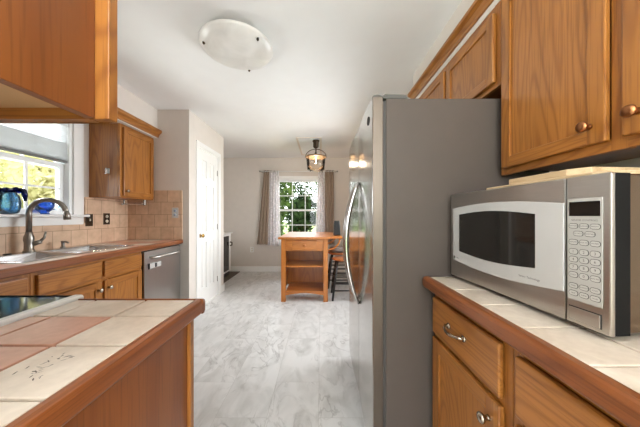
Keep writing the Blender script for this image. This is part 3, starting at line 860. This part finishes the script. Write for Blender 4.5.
v2 = thing('pitcher', (-2.268, 1.965, vz), 'small round blue glass pitcher on the window sill under the faucet arc', 'pitcher')
prof = [(.034, 0), (.038, .006), (.03, .014), (.056, .036), (.072, .068), (.070, .1), (.063, .114)]
inn = [(r-.004, h+(.02 if i < 3 else 0)) for i, (r, h) in enumerate(prof)][:2:-1]
MB().lathe(prof+inn+[(0, .03)], (-2.268, 1.965, vz), seg=28, su=.72).build('body', blue_mid, v2)
MB().tube([(-2.25, 2.022, vz+.105), (-2.245, 2.052, vz+.1), (-2.243, 2.057, vz+.07), (-2.247, 2.04, vz+.045), (-2.255, 2.018, vz+.042)], .006, 8).build('handle', blue_light, v2)

# ---- the run beside the camera: range, counter, wall cabinet above (fronts face +y)
f = fy(.765, 1)
c8 = thing('base_cabinet', (-.6, .46, 0), 'oak base cabinet with plain end panel under the tiled counter by the cooktop', 'cabinet')
carcass(c8, -.79, -.428, .17, .744, .1, .866)
MB().box(-.428, -.415, .17, .744, .002, .866).build('end_panel', panel_z, c8)
face_frame(c8, f, -.79, -.405, .1, .866, [], [.664], oak_x)
cab_drawer(c8, f, -.772, -.434, .676, .832, oak_x)
dd = cab_door(c8, f, -.772, -.434, .115, .656, .052, oak_x, (-.46, .60), pewter, (0, 1, 0))
MB().box(-.79, -.43, .68, .695, .002, .1).build('toe_kick', panel_z, c8)
ct3 = thing('countertop', (-.6, .47, .87), 'beige and terracotta tiled countertop end with oak edge beside the glass cooktop', 'countertop')
MB().box(-.80, -.412, .162, .7885, .869, .9075).build('core', grout_m, ct3)
xs = [-.80, -.735, -.571, -.412]; ys = [.162, .21, .36, .51, .66, .7885]
def colr(i, j):
    if j == 4: return 0 if i > 0 else 0
    return 0 if i == 2 else 1
tiles(xs, ys, ZT, colr, gap=.007).build('tile_top', [tile_beige, tile_terra], ct3, 0.002)
# an inked stamp pattern on one tile
m = MB()
random.seed(21)
for k in range(26):
    t = random.uniform(1.9, 4.6); rr = random.uniform(.022, .05)
    cx, cy = -.488+math.cos(t)*rr*1.1+random.uniform(-.004, .02), .445+math.sin(t)*rr*.9
    a = random.uniform(0, PI); L = random.uniform(.002, .0075); w = random.uniform(.0006, .0016)
    ca, sa = math.cos(a), math.sin(a)
    q = [(-L, -w*.3), (0, -w), (L, -w*.2), (L*.8, w*.4), (0, w), (-L*.9, w*.3)]
    m.add([(cx+x*ca-y*sa, cy+x*sa+y*ca, ZT+.0004) for x, y in q], [tuple(range(6))])
m.build('stamped_pattern', plain('dark_ink', (92, 78, 66), 0.6), ct3)
m = MB().ext(nose(-.4115, -.388, .868, ZT+.002, 1), 'y', .162, .7885)
m.build('edge_trim', edge_y, ct3, 0.002)
MB().ext(nose(.789, .806, .868, ZT+.002, 1), 'x', -.80, -.388).build('edge_trim', edge_x, ct3, 0.002)

rg = thing('range', (-1.19, .5, 0), 'white range with black glass cooktop between the counters', 'range')
MB().box(-1.575, -.806, .17, .80, .1, .905).build('body', range_white, rg, 0.004)
MB().box(-1.545, -.836, .19, .80, .9055, .920).build('cooktop', blackgloss, rg, 0.003)
for x0, x1 in ((-.836, -.803), (-1.578, -1.545)):
    mm = MB().ext([(x0, .9), (x1, .9), (x1, .918), (x1-.004, .925), (x0+.004, .925), (x0, .92)], 'y', .17, .815)
    mm.build('side_trim', range_white, rg, 0.005, seg=3)
MB().box(-1.545, -.836, .80, .815, .88, .9215).build('front_trim', plain('matt_black', (12, 12, 12), 0.9, Specular_IOR_Level=0.1), rg, 0.003)
MB().box(-1.565, -.816, .80, .825, .22, .78).build('oven_door', blackgloss, rg, 0.004)
MB().tube([(-1.5, .825, .74), (-1.5, .86, .74), (-.88, .86, .74), (-.88, .825, .74)], .011, 10).build('handle', range_white, rg)
MB().box(-1.565, -.816, .80, .82, .10, .21).build('drawer', range_white, rg, 0.004)
MB().box(-1.575, -.806, .17, .189, .905, 1.06).build('control_panel', range_white, rg, 0.004)
for x in (-1.48, -1.36, -1.02, -.90):
    MB().lathe([(.02, 0), (.018, .018), (0, .019)], (x, .189, 1.0), (0, 1, 0), 18).build('knob', black, rg)
for x, y, r in ((-1.38, .62, .1), (-1.0, .62, .08), (-1.38, .34, .08), (-1.0, .34, .1)):
    MB().lathe([(r, 0), (r, .0003), (r-.003, .0003), (r-.003, 0)], (x, y, .92)).build('burner_ring', darkgasket, rg)

c9 = thing('wall_cabinet', (-.85, .31, 1.373), 'oak wall cabinet over the cooktop, showing its plain side and underside', 'cabinet')
for x in (-.443, -1.3): MB().box(x, x+.018, .165, .452, 1.373, 2.2).build('end_panel', panel_z, c9, 0.0015)
MB().box(-1.282, -.443, .165, .452, 1.394, 1.41).build('bottom', plain('underside_ply', (206, 172, 128), 0.6, var=0.05), c9)
MB().box(-1.282, -.443, .165, .452, 2.185, 2.2).build('top', panel_z, c9)
MB().box(-1.282, -.443, .165, .172, 1.41, 2.185).build('back_panel', panel_z, c9)
f = fy(.472, 1)
face_frame(c9, f, -1.3, -.3995, 1.373, 2.2, [-.86], [], oak_x)
cab_door(c9, f, -.845, -.415, 1.392, 2.17, .052, oak_x, (-.82, 1.44), pewter, (0, 1, 0))
cab_door(c9, f, -1.285, -.875, 1.392, 2.17, .052, oak_x, (-.90, 1.44), pewter, (0, 1, 0))

# ------------------------------------------------------------------ refrigerator
FY0, FY1, FZ = 1.112, 2.02, 1.735
fr = thing('refrigerator', (.65, 1.56, 0), 'tall stainless steel refrigerator with grey side panel', 'refrigerator')
MB().box(.302, 1.06, FY0, FY1, .03, FZ).build('body', fridge_side, fr, 0.004)
MB().box(.288, .302, FY0+.006, FY1-.006, .09, FZ-.01).build('gasket', darkgasket, fr)
def fdoor(y0, y1):
    m = MB(); poly = [(.288, y0)]
    R = .007
    for k in range(5):
        t = PI/2*k/4
        poly.append((.238+R-R*math.sin(t), y0+R-R*math.cos(t)))
    for k in range(1, 8):
        q = k/8
        poly.append((.238-.006*math.sin(PI*q), y0+R+(y1-y0-2*R)*q))
    for k in range(5):
        t = PI/2*(1-k/4)
        poly.append((.238+R-R*math.sin(t), y1-R+R*math.cos(t)))
    poly.append((.288, y1)); k = len(poly)
    vs = [(x, y, .085) for x, y in poly]+[(x, y, FZ+.008) for x, y in poly]
    m.add(vs, [tuple(range(k)), tuple(range(k, 2*k))]+[(i, (i+1) % k, k+(i+1) % k, k+i) for i in range(k)])
    d = m.build('door', [steel_z, steel_shaded], fr, 0.003)
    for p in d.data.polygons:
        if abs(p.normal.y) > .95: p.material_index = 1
    MB().ext([(.238, FZ+.008), (.288, FZ+.008), (.286, FZ+.014), (.262, FZ+.02), (.244, FZ+.016)], 'y', y0+.004, y1-.004).build('door_cap', fridge_cap, d, 0.002)
    return d
da = fdoor(FY0, 1.505); db = fdoor(1.512, FY1)
def fhandle(d, y):
    pts = []
    for k in range(21):
        q = k/20; z = .655+(1.395-.655)*q
        pts.append((.232-.078*math.sin(PI*q)**.75, y, z))
    MB().tube(pts, [.010+.006*math.sin(PI*k/20) for k in range(21)], 12).build('handle', steel_z, d)
fhandle(da, 1.468); fhandle(db, 1.552)
MB().lathe([(.021, 0), (.021, .003), (.017, .0035), (.017, .002), (0, .002)], (.235, 1.19, 1.66), (-1, 0, 0)).build('badge', darkgasket, da)
hg = MB().ext([(.262, FZ+.001), (.405, FZ+.001), (.40, FZ+.02), (.30, FZ+.024), (.285, FZ+.012)], 'y', FY0+.004, FY0+.08)
hg.build('hinge_cover', fridge_cap, fr, 0.004)
MB().ext([(.262, FZ+.001), (.405, FZ+.001), (.40, FZ+.02), (.30, FZ+.024), (.285, FZ+.012)], 'y', FY1-.08, FY1-.004).build('hinge_cover', fridge_cap, fr, 0.004)
MB().box(.30, .32, FY0+.01, FY1-.01, .005, .08).build('toe_grille', darkgasket, fr)
for x in (.36, 1.0):
    for y in (FY0+.06, FY1-.06): MB().lathe([(.02, 0), (.02, .03)], (x, y, 0)).build('foot', black, fr)

# ------------------------------------------------------------------ microwave
A = Vector((.587, 1.078)); B = Vector((.626, .515)); MWW = (B-A).length
e = (B-A).normalized(); nn = Vector((e.y, -e.x))       # n points into the room
if nn.x > 0: nn = -nn
fm = lambda u, n, v: (A.x+e.x*u+nn.x*n, A.y+e.y*u+nn.y*n, v)
Z0, Z1 = .929, 1.285
mw = thing('microwave', (.83, .8, ZT), 'large stainless microwave oven with keypad on the tiled counter', 'microwave')
MB(fm).box(.006, MWW-.006, -.43, -.045, Z0+.004, Z1-.002).build('housing', brushed('mw_housing', (128, 112, 96), 2, 0.2), mw, 0.003)
MB(fm).box(.002, MWW-.002, -.045, -.008, Z0+.001, Z1-.001).build('bezel', plain('matt_black_plastic', (12, 11, 11), 0.7, Specular_IOR_Level=0.2), mw)
UP = MWW*.841
dr = MB(fm).box(0, UP-.0015, -.008, .004, Z0, Z1).build('door', steel_y, mw, 0.003)
cp = MB(fm).box(UP+.0015, MWW, -.008, .004, Z0, Z1).build('control_panel', steel_y, mw, 0.003)
def lens(u0, u1, z0, z1, b, n=14):
    a = [(u0+(u1-u0)*k/n, z1+b*math.sin(PI*k/n)) for k in range(n+1)]
    c = [(u1-(u1-u0)*k/n, z0-b*math.sin(PI*k/n)) for k in range(n+1)]
    return a+c
MB(fm).prism(lens(.022, UP-.002, 1.0, 1.222, .016), .004, .008).build('window_frame', silver, dr, 0.001)
MB(fm).prism(lens(MWW*.116, MWW*.707, 1.042, 1.196, .012), .008, .0095).build('window', dark_window, dr, 0.0008)
MB(fm).text('Sensor Technology', MWW*.672, 1.010, .0085, n1=.0084).build('lettering', keyline, dr)
m = MB(fm); m.box(.029, .036, .008, .0084, 1.006, 1.018); lg = m.build('logo', black, dr)
MB(fm).text('Profile', .039, 1.012, .009, n1=.0084, align='LEFT').build('lettering', keyline, dr)
u0, u1 = MWW*.852, MWW*.976
kp = MB(fm).box(u0, u1, .004, .0055, .986, 1.232).build('keypad', keypad_m, cp, 0.001)
MB(fm).box(u0+.004, u1-.004, .0055, .0065, 1.190, 1.224).build('display', blackgloss, cp)
MB(fm).text('SENSOR CONTROLS', (u0+u1)/2, 1.180, .0058, n1=.0058).build('lettering', keyline, cp)
def keys(vz, us, h, body, oval=False):
    for (a, b), t in zip(us, body):
        m = MB(fm); k = MB(fm)
        ua, ub = u0+(u1-u0)*a, u0+(u1-u0)*b
        def rr(g):
            r = (h-2*g)*.42; P_ = []
            for cx, cy, t0 in ((ub-g-r, vz+h/2-g-r, 0), (ua+g+r, vz+h/2-g-r, PI/2), (ua+g+r, vz-h/2+g+r, PI), (ub-g-r, vz-h/2+g+r, 1.5*PI)):
                for q in range(4):
                    w_ = t0+PI/2*q/3; P_.append((cx+r*math.cos(w_), cy+r*math.sin(w_)))
            return P_
        bt = MB(fm).prism(rr(0), .0055, .0061).build('button', keyline, cp)
        m.prism(rr(.0011), .0061, .0065).build('button_face', button_m, bt)
        k.text(t, (ua+ub)/2, vz, .0040 if len(t) > 1 else .0085, n1=.0067).build('lettering', keyline, bt)
T3 = [(.04, .33), (.36, .64), (.67, .96)]
keys(1.166, T3, .0125, ('POPCORN', 'BEVERAGE', 'REHEAT'))
keys(1.148, [(.18, .48), (.52, .82)], .0125, ('POTATO', 'VEGETABLE'))
keys(1.127, T3, .0135, ('DEFROST', 'COOK TIME', 'POWER'))
for k, r in enumerate((('1', '2', '3'), ('4', '5', '6'), ('7', '8', '9'), ('CLOCK', '0', 'ADD MIN'))):
    keys(1.104-.0188*k, T3, .0145, r)
keys(1.021, T3, .013, ('TIMER', 'SURFACE', 'START'))
keys(1.003, T3, .013, ('HELP', 'CLEAR', 'PAUSE'))
MB(fm).box(u0+.002, u1-.002, .004, .0046, .938, .971).build('release_gap', darkgasket, cp)
MB(fm).box(u0+.004, u1-.004, .0046, .0075, .939, .969).build('release_button', steel_y, cp, 0.002)
for u in (.05, MWW-.05):
    for n in (-.05, -.38): MB(fm).lathe([(.015, Z0+.004-ZT), (.015, .0005)], fm(u, n, ZT) and (u, n, ZT), (0, 0, 1), 14).build('foot', black, mw)

# cutting boards on the microwave
def board(name, us, z0, z1, label, mat):
    poly = us
    m = MB()
    k = len(poly)
    vs = [fm(u, -n, z0) for u, n in poly]+[fm(u, -n, z1) for u, n in poly]
    m.add(vs, [tuple(range(k)), tuple(range(k, 2*k))]+[(i, (i+1) % k, k+(i+1) % k, k+i) for i in range(k)])
    return tag(m.build(name, mat, None, 0.003), label, 'cutting board')
board('cutting_board', [(.16, .035), (.50, .035), (.53, .05), (.53, .33), (.16, .33)], Z1, Z1+.012, 'thin pale wooden board lying directly on the microwave', maple_y)
board('cutting_board', [(.245, .05), (.43, .05), (.47, .075), (.47, .30), (.245, .30)], Z1+.0125, Z1+.032, 'thicker pale wooden cutting board stacked on the thin board over the microwave', maple_y)

# ------------------------------------------------------------------ ceiling lights
cx, cy = -.60, 1.725
dl = thing('ceiling_light', (cx, cy, ZC), 'round frosted glass dome light on the kitchen ceiling', 'ceiling light')
MB().lathe([(.15, -.001), (.15, -.03), (.06, -.034), (0, -.034)], (cx, cy, ZC)).build('mounting_plate', white, dl)
prof = [(.246, -.035), (.25, -.041), (.241, -.056), (.2, -.078), (.137, -.096), (.06, -.105), (0, -.107)]
m = MB().lathe(prof+[(0, -.101), (.06, -.099), (.135, -.090), (.196, -.072), (.235, -.052), (.242, -.041), (.246, -.035)], (cx, cy, ZC), seg=48)
m.build('glass_shade', dome_m, dl)
for a in (205, 325, 85):
    t = math.radians(a)
    MB().lathe([(.009, 0), (.009, .012), (.004, .02), (0, .02)], (cx+.218*math.cos(t), cy+.218*math.sin(t), ZC-.062), (0, 0, -1), 12).build('clip', bronze, dl)
    MB().tube([(cx+.14*math.cos(t), cy+.14*math.sin(t), ZC-.032), (cx+.218*math.cos(t), cy+.218*math.sin(t), ZC-.064)], .004, 6).build('clip_arm', bronze, dl)

px, py = -.085, 3.97
pl = thing('pendant_lamp', (px, py, ZC), 'bronze lantern with clear glass bucket and glowing bulb above the wooden table', 'lamp')
MB().lathe([(.055, -.0005), (.055, -.025), (.045, -.03), (.045, -.11), (.03, -.125), (.012, -.13), (.012, -.2), (0, -.2)], (px, py, ZC)).build('canopy', bronze, pl)
zb = 2.165
for a in (0, PI/2):
    pts = [(px+math.cos(t)*.172*math.cos(a), py+math.cos(t)*.172*math.sin(a), zb+math.sin(t)*.13) for t in [PI*k/16 for k in range(17)]]
    MB().tube(pts, .0055, 8).build('hoop', bronze, pl)
MB().lathe([(.176, -.010), (.176, .010), (.168, .010), (.168, -.010), (.176, -.010)], (px, py, zb), seg=32).build('band', wood('lantern_band', 0, (150, 124, 98), (120, 96, 74), (90, 70, 54)), pl)
MB().lathe([(.165, .012), (.14, -.21), (0, -.215), (0, -.211), (.136, -.206), (.161, .012)], (px, py, zb), seg=32).build('glass_shade', lampglass, pl)
for k in range(4):
    t = PI/4+PI/2*k
    MB().tube([(px+.172*math.cos(t), py+.172*math.sin(t), zb), (px+.146*math.cos(t), py+.146*math.sin(t), zb-.19), (px+.13*math.cos(t), py+.13*math.sin(t), zb-.222)], .005, 6).build('strap', bronze, pl)
MB().lathe([(.018, .075), (.018, .02), (.0, .02)], (px, py, zb)).build('socket', bronze, pl)
MB().lathe([(.012, .02), (.03, -.03), (.034, -.06), (.026, -.085), (0, -.095)], (px, py, zb)).build('bulb', lampglass, pl)
MB().tube([(px-.008, py, zb+.01), (px-.005, py, zb-.065), (px+.005, py, zb-.065), (px+.008, py, zb+.01)], .0045, 6).build('filament', filament, pl)
lb = bpy.data.lights.new('pendant_glow', 'POINT'); lb.energy = 5; lb.color = (1, .82, .6); lb.shadow_soft_size = .03
lo = bpy.data.objects.new('pendant_glow', lb); COL.objects.link(lo); lo.parent = pl; lo.location = (0, 0, zb-ZC-.12)

# ------------------------------------------------------------------ dining corner
def curtain(name, x0t, x1t, x0b, x1b, y, z0, z1, waves, amp, mat, label, group):
    m = MB(); nu, nv = waves*8, 14; vs = []
    for s in (0, 1):
        for j in range(nv+1):
            q = j/nv
            for i in range(nu+1):
                p = i/nu
                x = (x0t*(1-q)+x0b*q)*(1-p)+(x1t*(1-q)+x1b*q)*p
                yy = y+amp*math.sin(2*PI*waves*p+.5*math.sin(q*3))*(1+.25*q)+s*.002
                vs.append((x, yy, z1+(z0-z1)*q))
    n = (nu+1)*(nv+1); fs = []
    for s in (0, 1):
        for j in range(nv):
            for i in range(nu):
                a = s*n+j*(nu+1)+i; fs.append((a, a+1, a+nu+2, a+nu+1))
    m.add(vs, fs, 0, True)
    return tag(m.build(name, mat), label, 'curtain', group)
YC = YB-.075
curtain('curtain', -1.21, -1.09, -1.35, -1.13, YC, .59, 2.155, 3, .022, brown_cloth, 'taupe curtain hanging at the outlet side of the dining window', 'taupe curtains')
curtain('curtain', .085, .27, .09, .29, YC, .59, 2.155, 3, .022, brown_cloth, 'taupe curtain hanging behind the table leaf at the refrigerator side of the dining window', 'taupe curtains')
curtain('sheer_curtain', -1.085, -.89, -1.12, -.85, YC, .57, 2.15, 4, .018, sheer_m, 'white lace sheer beside the taupe curtain nearer the outlet', 'lace sheers')
curtain('sheer_curtain', -.06, .08, -.13, .085, YC, .57, 2.15, 3, .018, sheer_m, 'white lace sheer on the refrigerator side of the dining window', 'lace sheers')
rd = thing('curtain_rod', (-.47, YC-.045, 2.12), 'thin metal curtain rod across the top of the dining window', 'curtain rod')
YR = YC-.045
MB().tube([(-1.27, YR, 2.125), (.33, YR, 2.125)], .008, 10).build('pole', white, rd)
for x in (-1.28, .34): MB().lathe([(.009, -.015), (.018, -.006), (.018, .006), (.009, .015)], (x, YR, 2.125), (1, 0, 0), 14).build('finial', nickel, rd)
for x in (-1.255, .315): MB().tube([(x, YR, 2.125), (x, YB-.001, 2.125)], .006, 8).build('bracket', nickel, rd)
for x in (-1.19, -1.13, -1.05, -.98, -.92, -.03, .03, .12, .18, .24):
    MB().lathe([(.024, -.004), (.024, .004), (.012, .004), (.012, -.004), (.024, -.004)], (x, YR, 2.125), (1, .25, 0), 18).build('grommet', nickel, rd)

# wooden work table with shelves
tb = thing('kitchen_island', (-.23, 3.85, 0), 'honey wood work table with drawer and two open shelves facing the kitchen', 'table')
TX0, TX1, TY0, TY1 = -.553, .095, 3.32, 4.36
for x in (TX0, TX1-.062):
    for y in (TY0, TY1-.062): MB().box(x, x+.062, y, y+.062, 0, .868).build('leg', pine_z, tb, 0.004)
MB().box(-.59, .125, 3.285, 4.41, .869, .90).build('tabletop', pine_y, tb, 0.006)
MB().box(.126, .30, 3.36, 4.34, .871, .898).build('drop_leaf', pine_y, tb, 0.005)
m = MB().box(TX0+.062, -.40, TY0+.006, TY0+.03, .705, .868).box(-.058, TX1-.062, TY0+.006, TY0+.03, .705, .868).box(-.40, -.058, TY0+.006, TY0+.03, .705, .718).box(-.40, -.058, TY0+.006, TY0+.03, .856, .868)
m.build('apron', pine_x, tb, 0.002)
dwr = MB().box(-.397, -.061, TY0+.004, TY0+.024, .721, .853).build('drawer', pine_x, tb, 0.004)
knob(dwr, (-.229, TY0+.004, .787), (0, -1, 0), pine_x, .02)
MB().box(TX0+.062, TX1-.062, TY0+.015, 3.78, .475, .497).build('shelf', pine_x, tb, 0.003)
m = MB(); n = 12
poly = [(TX0+.03+(TX1-TX0-.06)*k/n, .09-.0*k) for k in range(n+1)]
MB().box(TX0+.062, TX1-.062, TY0+.015, 3.78, .12, .145).build('shelf', pine_x, tb, 0.003)
ap = MB(fy(TY0+.02, 1)); L0, L1 = TX0+.062, TX1-.062
ap.prism([(L0, .12), (L1, .12)]+[(L1-(L1-L0)*k/12, .085+.03*math.sin(PI*k/12)) for k in range(13)], 0, .018).build('lower_rail', pine_x, tb)
m = MB().box(TX0+.012, TX0+.026, TY0+.062, TY1-.062, .12, .868).build('side_panel', pine_z, tb)
MB().box(TX1-.026, TX1-.012, TY0+.062, TY1-.062, .12, .868).build('side_panel', pine_z, tb)
MB().box(TX0+.026, TX1-.026, 3.78, 3.795, .12, .868).build('back_panel', pine_z, tb)
for y in (3.40, 4.20):
    pts = [(TX1+.005, y, .70)]+[(TX1+.17*math.sin(PI/2*k/8)**1.0, y, .70+.155*(1-math.cos(PI/2*k/8))+.012) for k in range(1, 9)]
    MB().tube([(p[0], p[1], p[2]) for p in pts], .011, 8).build('bracket', pine_x, tb)
cn = MB().ext([(-.052, 0), (.052, 0), (.046, .15), (.036, .22), (-.036, .22), (-.046, .15)], 'y', -.04, .04)
cn.v = [(x+.238, y+3.62, z+.899) for x, y, z in cn.v]
cn = cn.build('canister', black, None, 0.01, seg=3)
tag(cn, 'black tapered canister standing on the leaf of the wooden table', 'container')

def stool(x, y, label, cush):
    t = thing('bar_stool', (x, y, 0), label, 'stool')
    zs = .575
    MB().lathe([(.15, -.032), (.178, -.02), (.185, -.008), (.178, 0), (.1, -.002), (0, -.002)], (x, y, zs), seg=28).build('seat', seat_wood, t)
    for a, b in ((-1, -1), (-1, 1), (1, -1), (1, 1)):
        MB().tube([(x+a*.11, y+b*.11, zs-.03), (x+a*.15, y+b*.15, .3), (x+a*.185, y+b*.18, 0)], [.016, .02, .015], 10).build('leg', blackwood, t)
    for z, q in ((.14, .17), (.25, .155), (.38, .14)):
        for b in (-1, 1):
            MB().tube([(x-q, y+b*q, z), (x+q, y+b*q, z)], .010, 8).build('stretcher', blackwood, t)
        for a in (-1, 1):
            MB().tube([(x+a*q, y-q, z+.03), (x+a*q, y+q, z+.03)], .010, 8).build('stretcher', blackwood, t)
    for b in (-1, 1):
        MB().tube([(x+.118, y+b*.125, zs-.02), (x+.15, y+b*.13, .78), (x+.20, y+b*.14, .98)], [.013, .013, .012], 10).build('back_post', blackwood, t)
    for z, dx in ((.76, .148), (.95, .192)):
        MB().tube([(x+dx, y-.13, z), (x+dx+.02, y, z), (x+dx, y+.13, z)], [.013, .016, .013], 8).build('back_rail', blackwood, t)
    for b in (-.04, .04):
        MB().tube([(x+.158, y+b, zs-.01), (x+.215, y+b, .95)], .006, 6).build('spindle', blackwood, t)
    if cush:
        c = thing('seat_cushion', (x-.02, y, zs+.001), 'grey brown cushion on the stool farther under the table leaf', 'cushion')
        cx_ = x-.02
        MB().lathe([(.10, .001), (.128, .008), (.138, .03), (.134, .07), (.12, .09), (.07, .098), (0, .096)], (cx_, y, zs+.001), seg=28).build('pad', cushion_m, c)
        MB().tube([(cx_+.138*math.cos(2*PI*k/28), y+.138*math.sin(2*PI*k/28), zs+.031) for k in range(29)], .005, 6).build('piping', blackwood, c)
    return t
stool(.348, 3.54, 'black-legged stool with bare wood seat nearest the refrigerator door', False)
stool(.30, 4.10, 'black stool with spindle back and grey cushion farther along the table leaf', True)

# glass-fronted cooler by the dining wall
gc = thing('beverage_cooler', (-2.1, 4.45, .012), 'low white cooler with dark glass door past the pantry corner', 'cooler')
MB().box(-2.46, -1.86, 4.10, 4.84, .03, .84).build('cabinet', white, gc, 0.004)
MB().box(-2.47, -1.79, 4.08, 4.87, .841, .862).build('top', white, gc, 0.004)
m = MB(fx(-1.858, 1)); m.box(4.10, 4.84, 0, .04, .1, .13).box(4.10, 4.84, 0, .04, .80, .835).box(4.10, 4.13, 0, .04, .13, .80).box(4.74, 4.84, 0, .04, .13, .80)
dg = m.build('door', white, gc, 0.003)
MB(fx(-1.858, 1)).box(4.13, 4.74, .01, .039, .13, .80).build('pane', dark_window, dg)
MB().tube([(-1.818, 4.79, .60), (-1.78, 4.79, .61), (-1.775, 4.79, .66), (-1.80, 4.79, .67), (-1.818, 4.79, .67)], .012, 8).build('handle', bronze, dg)
MB().box(-1.87, -1.85, 4.11, 4.83, .013, .095).build('plinth', black, gc)
m = MB().box(-2.47, -1.72, 4.02, 5.10, .001, .012)
tag(m.build('floor_mat', mat_m), 'dark brown mat under the cooler by the dining wall', 'mat')
